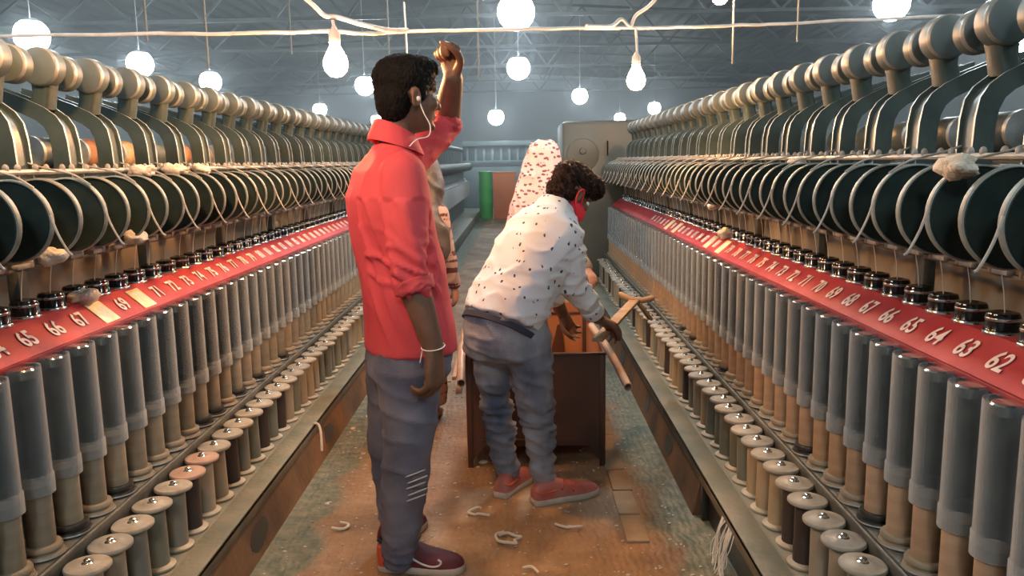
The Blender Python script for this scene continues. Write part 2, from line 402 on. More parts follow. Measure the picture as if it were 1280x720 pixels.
# shared meshes ----------------------------------------------------
g = MB(); g.lathe([(.001, -.004), (.020, -.004), (.022, .002), (.030, .002), (.032, .005), (.060, .007), (.094, .003), (.0965, .0), (.0985, .002)], n=44, axis=(0, 1, 0), cap=False)
g.lathe([(.0985, .020), (.090, .022), (.034, .022), (.032, .104), (.001, .104)], n=44, axis=(0, 1, 0), cap=False)
me_drum = g.mesh('disc_plate', M['drum'])
g = MB(); g.lathe([(.0985, .002), (.1015, .004), (.102, .008), (.102, .016), (.1010, .019), (.0985, .020)], n=44, axis=(0, 1, 0), cap=False)
me_rim = g.mesh('disc_rim', M['rim'])
g = MB(); g.lathe([(.038, 0), (.039, .006), (.036, .010), (.036, .040), (.033, .047), (.020, .050), (.012, .047), (.001, .047)], n=26)
me_cap = g.mesh('spindle_cap', M['gloss_black'])
g = MB(); g.lathe([(.0385, -.004), (.041, -.002), (.041, .004), (.0385, .007)], n=26, cap=False); g.lathe([(.0365, .030), (.0372, .032), (.0372, .035), (.0365, .037)], n=26, cap=False)
me_capring = g.mesh('cap_ring', M['steel'])
g = MB(); g.box((0, 0, 0), (.022, .066, .014), bev=.005); g.box((0, .03, .004), (.03, .012, .02), bev=.004)
me_guide = g.mesh('thread_guide', M['ceramic'])
# clear sleeve: body, steel clip, thick lower rim
g = MB(); r = .043; g.lathe([(r - .004, .33), (r - .001, .332), (r, .326), (r, .001), (r - .0025, .001), (r - .0025, .326)], n=26, cap=False)
me_sleeve = g.mesh('sleeve', M['acrylic'])
g = MB(); g.lathe([(r + .0005, .0), (r + .0028, .002), (r + .0028, .05), (r + .0005, .054)], n=26, cap=False); me_srim = g.mesh('lower_rim', M['acrylic2'])
g = MB(); g.lathe([(.026, .30), (.030, .302), (.030, .322), (.026, .326)], n=20); me_clip = g.mesh('steel_clip', M['steel'])
# yarn bobbin
me_pack = []
for i in range(8):
    g = MB(); g.lathe([(.030, .012), (.0345, .02), (.0345, .165), (.033, .178), (.012, .182), (.001, .182)], n=24); me_pack.append(g.mesh('yarn_package', M['bob%d' % i]))
me_wh = []
for mm in ('whorl', 'whorld'):
    g = MB(); g.lathe([(.030, -.012), (.050, -.010), (.052, -.005), (.050, .0), (.041, .001), (.041, .006), (.047, .008), (.048, .014), (.045, .02), (.03, .022)], n=28); me_wh.append(g.mesh('flange', M[mm]))
g = MB(); g.lathe([(.0535, -.009), (.0545, -.0065), (.0535, -.004)], n=28, cap=False); me_wring = g.mesh('flange_ring', M['edge'])
# front-row spool
me_barrel = {k: None for k in sp_cols}
for k in sp_cols:
    g = MB(); g.lathe([(.033, .012), (.036, .014), (.0355, .196), (.030, .20)], n=24); me_barrel[k] = g.mesh('barrel', M['sp_' + k])
me_top = []
for mm in ('disc', 'discg', 'discp'):
    g = MB(); g.lathe([(.030, .198), (.056, .198), (.0585, .201), (.0585, .207), (.056, .210), (.030, .212), (.026, .215), (.016, .2155), (.012, .210), (.001, .210)], n=32); me_top.append(g.mesh('top_disc', M[mm]))
g = MB(); g.lathe([(.050, .0), (.053, .003), (.053, .009), (.046, .013), (.030, .016)], n=28); me_base = g.mesh('base_flange', M['base'])
g = MB(); g.lathe([(.014, .209), (.015, .214), (.010, .217), (.009, .223), (.005, .226), (.001, .2265)], n=14); me_nut = g.mesh('spindle_nut', M['steel'])
# merged far versions
def merged(name, *ms):
    me = bpy.data.meshes.new(name); vs = []; fs = []; mi = []; mats = []
    for q in ms:
        b = len(vs); vs += [tuple(v.co) for v in q.vertices]
        mm = q.materials[0]
        if mm not in mats: mats.append(mm)
        for p in q.polygons: fs.append([b + i for i in p.vertices]); mi.append(mats.index(mm))
    me.from_pydata(vs, [], fs)
    for q in mats: me.materials.append(q)
    me.polygons.foreach_set('material_index', mi); me.shade_smooth(); me.set_sharp_from_angle(angle=radians(40)); return me
me_sleeve_far = merged('sleeve', me_sleeve, me_srim, me_clip)
me_bob_far = {-1: merged('bobbin', me_pack[0], me_wh[0]), 1: merged('bobbin', me_pack[4], me_wh[0])}
me_spool_far = {k: merged('spool', me_barrel[k], me_top[0], me_base, me_nut) for k in sp_cols}
me_cap_far = merged('spindle_cap', me_cap, me_capring); me_drum_far = merged('yarn_disc', me_drum, me_rim)

def poly_extrude(mb, prof, y0, y1, fx, edge_mi=1):
    """plate with outline prof in (W, z), from y0 to y1; the outline's edge faces take another material"""
    n = len(prof)
    vs = [fx(a, y0, z) for a, z in prof] + [fx(a, y1, z) for a, z in prof]
    b = len(mb.v); mb.v += [tuple(v) for v in vs]
    h = n // 2
    for i in range(h - 1):                       # caps as strips between outer and inner outline
        o0, o1, i0, i1 = i, i + 1, n - 1 - i, n - 2 - i
        mb.f.append([b + o0, b + o1, b + i1, b + i0]); mb.m.append(0)
        mb.f.append([b + n + o0, b + n + i0, b + n + i1, b + n + o1]); mb.m.append(0)
    for i in range(n):
        j = (i + 1) % n
        mb.f.append([b + i, b + j, b + n + j, b + n + i]); mb.m.append(edge_mi if i < h - 1 else 0)

def spool_colour(side, k):
    near = {'left': {13: 'beige', 14: 'beige', 15: 'tan', 16: 'beige', 17: 'grey', 18: 'olive grey', 19: 'grey', 20: 'dark brown', 21: 'beige', 22: 'beige', 23: 'dark brown', 24: 'grey', 25: 'olive grey', 26: 'dark brown', 27: 'olive grey', 28: 'dark brown'},
            'right': {13: 'beige', 14: 'dark brown', 15: 'grey', 16: 'beige', 17: 'beige', 18: 'dark brown', 19: 'dark brown', 20: 'tan', 21: 'tan', 22: 'tan', 23: 'olive grey', 24: 'olive grey', 25: 'olive grey', 26: 'olive grey'}}[side]
    if k in near: return near[k]
    return random.Random(k * 31 + (side == 'left') * 7).choice(['beige', 'beige', 'grey', 'tan', 'olive grey', 'dark brown', 'beige'])

for side, s in (('left', -1), ('right', 1)):
    fx = lambda a, y, z: V((XC + s * a, y, z))
    other = 'with its numbers rising from 65 away from the viewer' if s < 0 else 'with number 62 nearest the viewer'
    t = thing('twisting_frame', 'long green twisting frame on the %s of the aisle, red band, %s' % (side, 'numbers rising from 65' if s < 0 else 'number 62 nearest'), 'textile machine', fx(1.2, 4.9, 0), 'yarn twisting frames')
    Y0, Y1 = 1.02, 8.42; YM = (Y0 + Y1) / 2; LY = Y1 - Y0
    def P(name, mb, m, ang=40, label=None): return part(name, mb, m, t, ang, label)
    def lb(a0, a1, z0, z1, bev=.004, y0=Y0, y1=Y1, mb=None):
        mb = mb or MB(); return mb.box(fx((a0 + a1) / 2, (y0 + y1) / 2, (z0 + z1) / 2), (a1 - a0, y1 - y0, z1 - z0), None, bev)
    # kick panel (sloped plate) with ragged dark patches laid flush on it
    g = MB(); g.mi = 0
    R_ = []
    YK = Y0 if s < 0 else 3.02
    for y in (YK, Y1):
        R_.append([fx(.815, y, 0.0), fx(.846, y, .145), fx(.846, y, .16), fx(.90, y, .16), fx(.90, y, 0)])
    g.rings(R_); P('kick_panel', g, M['kick'], 30)
    if s > 0:
        g = MB(); lb(.868, .89, 0, .16, .002, Y0, 3.0, g)  # black plate stands in for the shade in the recess under the rail
        for y in (1.3, 2.2, 2.98): g.box(fx(.856, y, .075), (.03, .03, .15), None, .003)
        P('recess_shade', g, M['whorld'], 40, 'black plate for the shade in the recess under the rail')
    for y, ln in (((3.62, .16), (4.25, .12), (5.3, .2)) if s > 0 else ((2.75, .22), (3.85, .18), (5.0, .2))):
        g = MB(); q = random.Random(int(y * 100)); n_ = 12; up2 = (fx(.846, 0, .145) - fx(.815, 0, 0)); nr = V((-s * .145, 0, .031)).normalized()
        ring = []
        for i in range(n_):
            a = 2 * pi * i / n_; k_ = q.uniform(.7, 1.1); ring.append(fx(.831, y + cos(a) * ln * .5 * k_, .075) + up2 * (.34 * sin(a) * k_))
        g.rings([[p - nr * .006 for p in ring], [p + nr * .0015 for p in ring]]); P('dark_patch', g, M['whorld'], 40)
    g = MB(); lb(.84, .858, .145, .196, .003, mb=g); P('rail_face', g, M['railface'])
    g = MB(); lb(.84, .925, .178, .199, .004, mb=g); lb(.925, 1.24, .12, .1795, .002, mb=g); P('deck', g, M['deck'])
    g = MB(); lb(1.20, 1.23, .17, .36, .003, mb=g); lb(1.055, 1.235, .36, .426, .006, mb=g)
    g.tube([fx(1.042, Y0, .425), fx(1.042, Y1, .425)], .0045, 8)
    P('spindle_bed', g, M['bed'])
    g = MB(); lb(1.205, 1.235, .42, .97, .003, mb=g); P('shield_plate', g, M['green'])
    # slanting red number band with lip
    g = MB()
    R_ = []
    for y in (Y0, Y1): R_.append([fx(1.12, y, .930), fx(1.126, y, .938), fx(1.205, y, 1.004), fx(1.29, y, 1.004), fx(1.29, y, .990), fx(1.21, y, .990), fx(1.13, y, .922)])
    g.rings(R_); P('number_band', g, M['red'], 25)
    g = MB(); g.bar(fx(1.121, Y0, .9245), fx(1.121, Y1, .9245), .012, .016, bev=.003); P('band_lip', g, M['redlip'])
    up_ = V((s * .08, 0, .068)).normalized(); xd = V((0, -s, 0)); nn = xd.cross(up_)
    for k in range(K0, 48):
        g = MB(); vs_, fs_ = text_mesh(str(station(k)), .074)
        c = fx(1.160, PITCH * (k - .1), .966) + nn * .0035
        g.add([c + xd * p.x * (.84 if station(k) < 100 else .6) + up_ * p.y + nn * p.z for p in vs_], fs_)
        P('painted_number', g, M['num'], None)
    for k in ((19, 21) if s < 0 else (40, 42, 31, 33)):  # pale yellow squares behind a few of the numbers
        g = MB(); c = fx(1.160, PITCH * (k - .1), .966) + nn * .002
        Mx = Matrix((xd, up_, nn)).transposed(); g.box(c, (.085, .088, .004), Mx, .002); P('yellow_square', g, M['plate'], 40, 'pale yellow square behind a number')
    # body behind the drums
    g = MB(); lb(1.40, 1.43, .98, 1.30, .004, mb=g); P('back_panel', g, M['back'])
    g = MB(); lb(1.47, 1.66, 1.22, 1.50, .012, mb=g); lb(1.30, 1.72, .0, .93, .01, mb=g); P('core_beam', g, M['green'])
    g = MB(); g.tube([fx(1.09, Y0, 1.285), fx(1.09, Y1, 1.285)], .028, 14); P('drum_shaft', g, M['green'])
    g = MB(); g.bar(fx(1.235, Y0, 1.137), fx(1.235, Y1, 1.137), .014, .010, bev=.002)
    for y in [Y0 + .42 + i * .774 for i in range(10)]: g.bar(fx(1.27, y, 1.0), fx(1.27, y, 1.30), .035, .045, (0, 1, 0), bev=.004)
    P('guide_rail', g, M['bed'])
    g = MB(); g.tube([fx(1.165, Y0, 1.402), fx(1.165, Y1, 1.402)], .008, 8)
    for k in range(K0, K1 + 1):
        y = PITCH * (k - .1)
        for dy in (0, .05):
            g.ell(fx(1.165, y + dy, 1.412), (.009, 0, 0), (0, .008, 0), (0, 0, .012), 8, 5)
    P('knob_rail', g, M['ceramic'])
    g = MB(); g.bar(fx(1.26, Y0, 1.375), fx(1.26, Y1, 1.375), .16, .02, bev=.004); P('arm_shelf', g, M['green'])
    # arms with round counterweights, one per two stations
    prof_o = [(1.47, 1.672), (1.40, 1.652), (1.31, 1.617), (1.255, 1.590), (1.222, 1.565), (1.203, 1.535), (1.195, 1.49), (1.190, 1.37)]
    prof_i = [(1.47, 1.627), (1.40, 1.605), (1.325, 1.574), (1.282, 1.553), (1.260, 1.534), (1.248, 1.508), (1.243, 1.475), (1.240, 1.37)]
    g = MB()
    poly_extrude(g, prof_o + prof_i[::-1], -.036, -.029, lambda a, y, z: V((s * a, y, z)))
    poly_extrude(g, prof_o + prof_i[::-1], .029, .036, lambda a, y, z: V((s * a, y, z)))
    shr = lambda Q, q: [(a + q[0], z + q[1]) for a, z in Q]
    poly_extrude(g, shr(prof_o, (.009, -.009)) + shr(prof_i, (-.002, .002))[::-1], -.029, .029, lambda a, y, z: V((s * a, y, z)), 0)
    me_arm = g.mesh('weight_arm', (M['greenarm'], M['edge']), True, 35)
    def capmesh(y0, y1, a, z, r):
        g = MB(); g.mi = 0
        g.lathe([(.001, y0), (r * .86, y0), (r * .93, y0 + .002)], (s * a, 0, z), (0, 1, 0), 36, False)
        g.mi = 1; g.lathe([(r * .93, y0 + .002), (r, y0 + .009), (r, y0 + .014)], (s * a, 0, z), (0, 1, 0), 36, False)
        g.mi = 0; g.lathe([(r, y0 + .014), (r, y1 - .006), (r * .93, y1), (.001, y1)], (s * a, 0, z), (0, 1, 0), 36, False)
        return g.mesh('weight_cap', (M['cap'], M['edge']))
    me_c1 = capmesh(-.035, .024, 1.262, 1.708, .057); me_c2 = capmesh(.088, .140, 1.272, 1.702, .054)
    g = MB(); g.sections([((s * 1.285, .012, 1.585), (.03, 0, 0), (0, .034, 0)), ((s * 1.272, .012, 1.64), (.028, 0, 0), (0, .032, 0)), ((s * 1.265, .012, 1.70), (.036, 0, 0), (0, .036, 0))], 20, 3.5)
    g.bar((s * 1.27, .0, 1.702), (s * 1.27, .12, 1.702), .03, .03); me_neck = g.mesh('weight_neck', M['greenarm'])
    g = MB(); g.lathe([(.001, .0), (.030, .0), (.032, .004), (.048, .004), (.05, .008), (.05, .10), (.03, .104), (.001, .104)], (s * 1.375, .065, 1.462), (0, 1, 0), 26)
    me_roll = [g.mesh('feed_roller', q) for q in ((M['rust'], M['kraft'], M['cap']) if s < 0 else (M['cap'], M['greenarm'], M['cap']))]
    g = MB(); g.lathe([(.044, -.004), (.052, -.003), (.052, .012), (.044, .013)], (s * 1.375, .065, 1.462), (0, 1, 0), 28); me_rollrim = g.mesh('roller_rim', M['edge'])
    g = MB(); g.tube(spline([(s * 1.23, .03, 1.435), (s * 1.15, .015, 1.412), (s * 1.07, 0, 1.395), (s * 1.02, -.004, 1.366)], 4), .0028, 8); g.tube(spline([(s * .986, -.006, 1.30), (s * .970, -.010, 1.255), (s * .948, -.012, 1.212), (s * .938, -.012, 1.203)], 4), .0030, 8); me_wire = g.mesh('thread_wire', M['ceramic'])
    for i, k in enumerate(range(K0, K1 - 1, 2)):
        y = PITCH * (k - .1)
        far = k > FAR
        a = link('weight_arm', me_arm, t, (XC, y, 0) - t.location if False else V((XC, y, 0)) - t.location)
        link('weight_neck', me_neck, a)
        link('weight_cap', me_c1, a); link('weight_cap', me_c2, a)
        link('feed_roller', me_roll[i % 3], a)
        if not far:
            link('roller_rim', me_rollrim, a)
        link('thread_wire', me_wire, t, V((XC, y + .004, 0)) - t.location)
    g = MB(); g.tube([(s * 1.222, 0, 1.15), (s * 1.232, 0, 1.10), (s * 1.238, 0, 1.05)], .0014, 6); me_yarn = g.mesh('yarn_strand', M['yarn'])
    for k in range(K0, K1 + 1):
        y = PITCH * (k - .1); far = k > FAR
        if far:
            link('yarn_disc', me_drum_far, t, fx(1.09, y, 1.285) - t.location)
            link('spindle_cap', me_cap_far, t, fx(1.238, y, 1.004) - t.location)
        else:
            d = link('yarn_disc', me_drum, t, fx(1.09, y, 1.285) - t.location); link('disc_rim', me_rim, d)
            c = link('spindle_cap', me_cap, t, fx(1.238, y, 1.004) - t.location); link('cap_ring', me_capring, c)
        q = link('thread_guide', me_guide, t, fx(1.225, y + random.uniform(-.012, .012), 1.146) - t.location)
        link('yarn_strand', me_yarn, q, V((XC, y, 0)) - fx(1.225, y, 1.146))
    # ---- loose things on the frame: sleeves, bobbins, front-row spools
    rr = random.Random(5 + s)
    for k in range(K0, K1 + 1):
        y = PITCH * (k - .1); n = ordn(k); far = k > FAR
        lab = 'clear sleeve hanging under number %s on the %s frame' % (n, side)
        if far: tag(link('plastic_sleeve', me_sleeve_far, None, fx(1.10, y, .595)), lab, 'sleeve', 'clear sleeves on the %s frame' % side)
        else:
            o = tag(link('plastic_sleeve', me_sleeve, None, fx(1.10, y, .595)), lab, 'sleeve', 'clear sleeves on the %s frame' % side)
            link('lower_rim', me_srim, o); link('steel_clip', me_clip, o)
        dark = rr.random() < .3
        lab = 'yarn bobbin on a %s flange below the sleeve of number %s, %s frame' % ('black' if dark else 'brown', n, side)
        if far:
            lab = 'yarn bobbin below the sleeve of number %s, %s frame' % (n, side)
            tag(link('yarn_bobbin', me_bob_far[s], None, fx(1.10, y, .440)), lab, 'bobbin', 'bobbins on the %s frame' % side)
        else:
            o = tag(link('yarn_bobbin', me_pack[rr.randrange(4) + (4 if s > 0 else 0)], None, fx(1.10, y, .440)), lab, 'bobbin', 'bobbins on the %s frame' % side)
            f = link('flange', me_wh[1 if dark else 0], o); link('flange_ring', me_wring, f)
        ys = PITCH * (k + (.0 if s < 0 else -.3)); cn = spool_colour(side, k)
        lab = '%s front-row spool on the %s frame, before number %s' % (cn, side, n)
        loc = fx(1.0 + rr.uniform(-.006, .006), ys + rr.uniform(-.008, .008), .1795)
        tilt = (rr.uniform(-.025, .025), rr.uniform(-.025, .025), rr.uniform(0, 6))
        if k > FAR + 4: tag(link('yarn_spool', me_spool_far[cn], None, loc, tilt), lab, 'spool', 'front-row spools of the %s frame' % side)
        else:
            o = tag(link('yarn_spool', me_barrel[cn], None, loc, tilt), lab, 'spool', 'front-row spools of the %s frame' % side)
            di = 2 if (side == 'left' and k in (20, 21)) else rr.choice((0, 0, 1)) if k not in (15, 19) else 0
            link('top_disc', me_top[di], o); link('base_flange', me_base, o); link('spindle_nut', me_nut, o)
    # gearbox at the far end
    h = thing('headstock', 'grey green gearbox cabinet closing the far end of the %s frame' % side, 'machine cabinet', fx(1.0, 8.9, 0), 'headstocks of the frames')
    wi = .60 if s > 0 else .86; wm = (wi + 1.57) / 2
    g = MB(); g.box(fx(wm, 8.93, .98), (1.57 - wi, .90, 1.66), None, .05); part('cabinet', g, M['tealgrey'], h)
    g = MB(); g.box(fx(wm, 8.93, .08), (1.50 - wi, .82, .16), None, .01); part('plinth', g, M['green'], h)
    g = MB(); g.lathe([(.17, .004), (.165, .018), (.15, .022), (.001, .024)][::-1], fx(wi + .22, 8.482, 1.46), (0, -1, 0), 40); g.lathe([(.035, .02), (.03, .05), (.001, .052)], fx(wi + .22, 8.48, 1.50), (0, -1, 0), 18); part('round_cover', g, M['tealgrey'], h)
    g = MB(); g.bar(fx(wi + .48, 8.47, 1.60), fx(wi + .48, 8.47, 1.45), .012, .02, (0, 1, 0)); part('latch', g, M['gloss_black'], h)
    # a further frame in line behind
    d = thing('distant_machine', 'another twisting frame standing in line beyond the %s headstock' % side, 'textile machine', fx(1.2, 15, 0), 'frames beyond the headstocks')
    y0, y1 = 10.2, 20.2
    def lb2(a0, a1, z0, z1): return MB().box(fx((a0 + a1) / 2, (y0 + y1) / 2, (z0 + z1) / 2), (a1 - a0, y1 - y0, z1 - z0), None, .006)
    part('deck', lb2(.84, 1.22, 0, .19), M['deck'], d); part('body', lb2(1.22, 1.7, 0, 1.3), M['teal'], d)
    g = MB(); g.rings([[fx(1.12, y, .93), fx(1.2, y, 1.004), fx(1.26, y, 1.0), fx(1.13, y, .92)] for y in (y0, y1)]); part('number_band', g, M['truss'], d)
    g = MB(); g.rings([[fx(1.09 + .1 * cos(a), y, 1.285 + .1 * sin(a)) for a in [2 * pi * i / 18 for i in range(18)]] for y in (y0, y1)]); part('drum_roll', g, M['drum'], d)
    g = MB()
    for i in range(38):
        y = y0 + .1 + i * .26; g.lathe([(.001, 0), (.05, 0), (.055, .008), (.055, .2), (.001, .2)], fx(1.265, y, 1.7), (0, 1, 0), 16); g.bar(fx(1.26, y + .05, 1.66), fx(1.3, y + .05, 1.3), .05, .05)
    part('weight_arms', g, M['cap'], d)
    g = MB()
    for i in range(75): g.lathe([(.04, 0), (.04, .33)], fx(1.10, y0 + .1 + i * .132, .595), n=12)
    part('sleeve_row', g, M['acrylic_rim'], d)

# lint caught on the frames
def tuft(loc, r, label, seed, flat=.6):
    g = MB(); g.ell(loc, (r, 0, 0), (0, r * 1.3, 0), (0, 0, r * flat), 16, 10)
    g.v = [tuple(V(p) + (V(p) - V(loc)) * (.7 * noise.noise(V(p) * 40 + V((seed, 0, 0))) + .25 * noise.noise(V(p) * 120))) for p in g.v]
    return single('lint_tuft', g, M['dust'], label, 'lint', 'lint tufts', None)
for i, (a, y, z, r, l) in enumerate(((-1.06, 2.03, 1.19, .035, 'grey lint tuft hanging low between the dark drums at the left'), (-1.05, 2.46, 1.195, .032, 'pale lint tuft under the yellow lit drums on the left'),
        (-1.12, 2.70, 1.395, .04, 'pinkish lint heap on top of the left drums, nearest of three'), (-1.12, 2.95, 1.395, .04, 'pinkish lint heap on top of the left drums, middle of three'), (-1.12, 3.22, 1.395, .035, 'pinkish lint heap on top of the left drums, farthest of three'),
        (1.02, 1.62, 1.385, .036, 'grey lint tuft on a drum at the right edge'), (1.14, 2.9, 1.385, .03, 'grey lint tuft on top of the right drums'), (1.08, 3.9, 1.178, .025, 'pale lint tuft below the right drums'), (1.21, 4.1, 1.02, .045, 'long pale lint tuft on the red band of the right frame'), (-1.20, 2.42, 1.02, .04, 'pale lint tuft on the red band of the left frame'))):
    tuft((XC + a, y, z), r, l, i * 3.1)

# ------------------------------------------------------------------ trolley
M['cart'] = mat('trolley_sheet', (.042, .020, .016), .42, 0, (.085, .036, .024), 3.5, .15, 30)  # outer sheet, darkened in colour for the shade on its near side
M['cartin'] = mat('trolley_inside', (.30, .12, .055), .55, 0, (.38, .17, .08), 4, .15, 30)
M['pipe'] = mat('handle_pipe', (.50, .37, .29), .4, 0, (.38, .24, .17), 9, .2, 60)
x0, x1, ya, yb, zb, zt = -.252, .385, 3.56, 4.56, .10, .535
ct = thing('waste_trolley', 'open brown sheet metal trolley on four legs with two pipe handles', 'trolley', ((x0 + x1) / 2, (ya + yb) / 2, 0))
th = .006
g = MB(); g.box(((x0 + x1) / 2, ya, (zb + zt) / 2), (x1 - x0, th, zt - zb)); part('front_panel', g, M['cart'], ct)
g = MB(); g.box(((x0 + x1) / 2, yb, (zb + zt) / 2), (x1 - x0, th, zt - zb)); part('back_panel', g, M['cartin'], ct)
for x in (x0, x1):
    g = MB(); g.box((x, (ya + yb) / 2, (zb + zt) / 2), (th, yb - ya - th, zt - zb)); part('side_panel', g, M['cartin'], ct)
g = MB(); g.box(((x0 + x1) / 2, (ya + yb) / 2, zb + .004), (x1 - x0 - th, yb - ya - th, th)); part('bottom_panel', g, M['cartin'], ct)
g = MB()
for p, q in (((x0, ya), (x1, ya)), ((x0, yb), (x1, yb)), ((x0, ya), (x0, yb)), ((x1, ya), (x1, yb))): g.bar((p[0], p[1], zt), (q[0], q[1], zt), .022, .014, bev=.003)
g.bar((x0 + .06, ya - .006, zb + .03), (x1 - .06, ya - .006, zb + .03), .012, .01)
part('rim', g, M['cart'], ct)
for x, sx in ((x0, 1), (x1, -1)):
    for y, sy in ((ya, 1), (yb, -1)):
        g = MB(); g.box((x + sx * .012, y, .27), (.026, .022, .54), None, .003)
        g.add([(x + sx * .02, y - .004, .10), (x + sx * .075, y - .004, .10), (x + sx * .02, y - .004, .03), (x + sx * .02, y + .004, .10), (x + sx * .075, y + .004, .10), (x + sx * .02, y + .004, .03)], [(0, 1, 2), (5, 4, 3), (0, 3, 4, 1), (1, 4, 5, 2), (2, 5, 3, 0)])
        part('leg', g, M['cart'], ct)
for pts in (((.372, 4.1, .552), (.405, 3.56, .545), (.432, 3.13, .50)), ((-.30, 4.5, .56), (-.268, 3.56, .552), (-.245, 3.17, .515))):
    g = MB(); r_ = .0175
    pp = spline(pts, 6)
    g.tube(pp, r_, 16, False)
    d_ = (pp[-1] - pp[-2]).normalized(); g.lathe([(r_, -.002), (r_, .001), (r_ * .8, .001), (r_ * .8, -.09), (.001, -.09)], pp[-1], d_, 16, False)
    part('pipe_handle', g, M['pipe'], ct)
g = MB(); g.bar((-.285, 3.3, .50), (-.285, 3.95, .53), .018, .018, bev=.004); g.lathe([(.001, -.012), (.026, -.012), (.026, .012), (.001, .012)], (-.262, 3.26, .47), (1, 0, 0), 18); g.bar((-.262, 3.26, .47), (-.275, 3.4, .53), .014, .014); part('latch_bar', g, M['pipe'], ct)
g = MB(); g.sections([((.19, 4.545, .16), (.05, 0, 0), (0, .004, 0)), ((.215, 4.545, .30), (.042, 0, 0), (0, .005, 0)), ((.225, 4.545, .42), (.02, 0, 0), (0, .004, 0)), ((.222, 4.545, .47), (.006, 0, 0), (0, .003, 0))], 16)
part('rust_patch', g, mat('rust_stain', (.06, .022, .012), .7), ct)
# second bin behind with loose cones and sticks
bn = thing('waste_bin', 'rust coloured bin heaped with used cones, behind the trolley', 'bin', (.08, 5.0, 0))
g = MB()
for c, d in (((.08, 4.66, .30), (.60, .008, .56)), ((.08, 5.35, .30), (.60, .008, .56)), ((-.22, 5.0, .30), (.008, .69, .56)), ((.38, 5.0, .30), (.008, .69, .56)), ((.08, 5.0, .03), (.60, .69, .03)), ((.08, 5.0, .42), (.59, .68, .02))): g.box(c, d)
part('box', g, M['cartin'], bn)
rr = random.Random(3)
for i in range(14):
    x = -.16 + .47 * ((i * 5) % 7) / 6.5; y = 4.76 + .46 * (i // 7) + rr.uniform(-.02, .04)
    a = rr.uniform(0, 6.28); d = V((cos(a), sin(a), rr.uniform(.0, .35))).normalized()
    g = MB(); g.lathe([(.014, -.075), (.020, -.075), (.032, .07), (.028, .075)], (x, y, .475 + .012 * (i % 3)), d, 16)
    single('yarn_cone', g, [M['rust'], M['kraft'], M['sp_tan']][i % 3], 'used cone in the rust coloured bin, ' + ['front row', 'back row'][i // 7] + ', ' + ['leftmost', 'far right', 'third from left', 'second from left', 'second from right', 'middle', 'third from right'][i % 7], 'cone', 'cones in the bin')
# wooden tool lying on the right deck
M['wood'] = mat('worn_wood', (.40, .27, .15), .6, 0, (.28, .17, .09), 5, .2, 40, stretch=(1, 6, 1))
wt = thing('wooden_scraper', 'tan T-shaped wooden tool held out over the right deck by the bending man', 'tool', (.46, 3.7, .66))
g = MB(); g.bar((.328, 3.34, .648), (.578, 3.98, .703), .05, .016, bev=.004); part('handle', g, M['wood'], wt)
g = MB(); g.tube(spline([(.50, 4.0, .738), (.55, 3.985, .712), (.61, 3.99, .70), (.68, 4.01, .712)], 4), [.010] + [.016] * 11 + [.012], 10); g.bar((.60, 3.99, .69), (.665, 4.01, .60), .05, .014, bev=.003); part('crosspiece', g, M['wood'], wt)

# things at the far end of the aisle
M['greenbin'] = mat('green_bin', (.03, .42, .04), .5, 0, (.05, .5, .07), 3); M['orange'] = mat('orange_panel', (.78, .20, .03), .6, 0, (.65, .16, .025), 1.5); M['redbin'] = mat('red_bin', (.42, .07, .03), .6)
for x, wd, h_, m_, nm, l, c in ((-.80, .24, 1.12, 'greenbin', 'plastic_drum', 'tall bright green drum at the far end of the aisle', 'drum'), (-.33, .56, 1.12, 'orange', 'yarn_crate', 'orange brown crate at the far end beside the green drum', 'crate'), (.22, .42, 1.05, 'redbin', 'yarn_crate', 'dark red crate at the far end, partly behind the headscarf', 'crate')):
    t = thing(nm, l, c, (x, 20, 0))
    g = MB()
    if nm == 'plastic_drum': g.lathe([(.15, 0), (.165, .03), (.165, .35), (.172, .37), (.165, .39), (.165, .72), (.172, .74), (.165, .76), (.165, h_)], (x, 20, 0), n=28)
    else: g.box((x, 20, h_ / 2), (wd, .5, h_), None, .02)
    part('body', g, M[m_], t)
    g = MB()
    if nm == 'plastic_drum': g.lathe([(.175, h_), (.175, h_ + .04), (.15, h_ + .05), (.01, h_ + .05)], (x, 20, 0), n=28)
    else: g.box((x, 20, h_ + .012), (wd + .03, .53, .03), None, .008)
    part('lid', g, M[m_], t)
for i, (x, y, l) in enumerate(((-3.4, 24, 'dark machine row in the haze, left of the far aisle end'), (-.35, 25, 'dark machine row in the haze straight across the far aisle end'), (2.8, 24, 'dark machine row in the haze behind the grey headstock'))):
    t = thing('distant_machine', l, 'textile machine', (x, y, 0), 'machines in the haze')
    g = MB(); g.box((x, y, .62), (2.6, .9, 1.24), None, .03); part('body', g, M['teal'], t)
    g = MB(); g.box((x, y, 1.38), (2.7, 1.0, .10), None, .02); g.box((x, y + .1, 1.95), (2.7, .5, .16), None, .02); g.box((x, y + .3, 1.65), (2.7, .3, .5), None, .02); part('roll_beam', g, M['teal'], t)
    g = MB()
    for j in range(10): g.bar((x - 1.2 + j * .26, y, 1.4), (x - 1.2 + j * .26, y + .1, 1.9), .07, .10)
    part('arm_row', g, M['teal'], t)

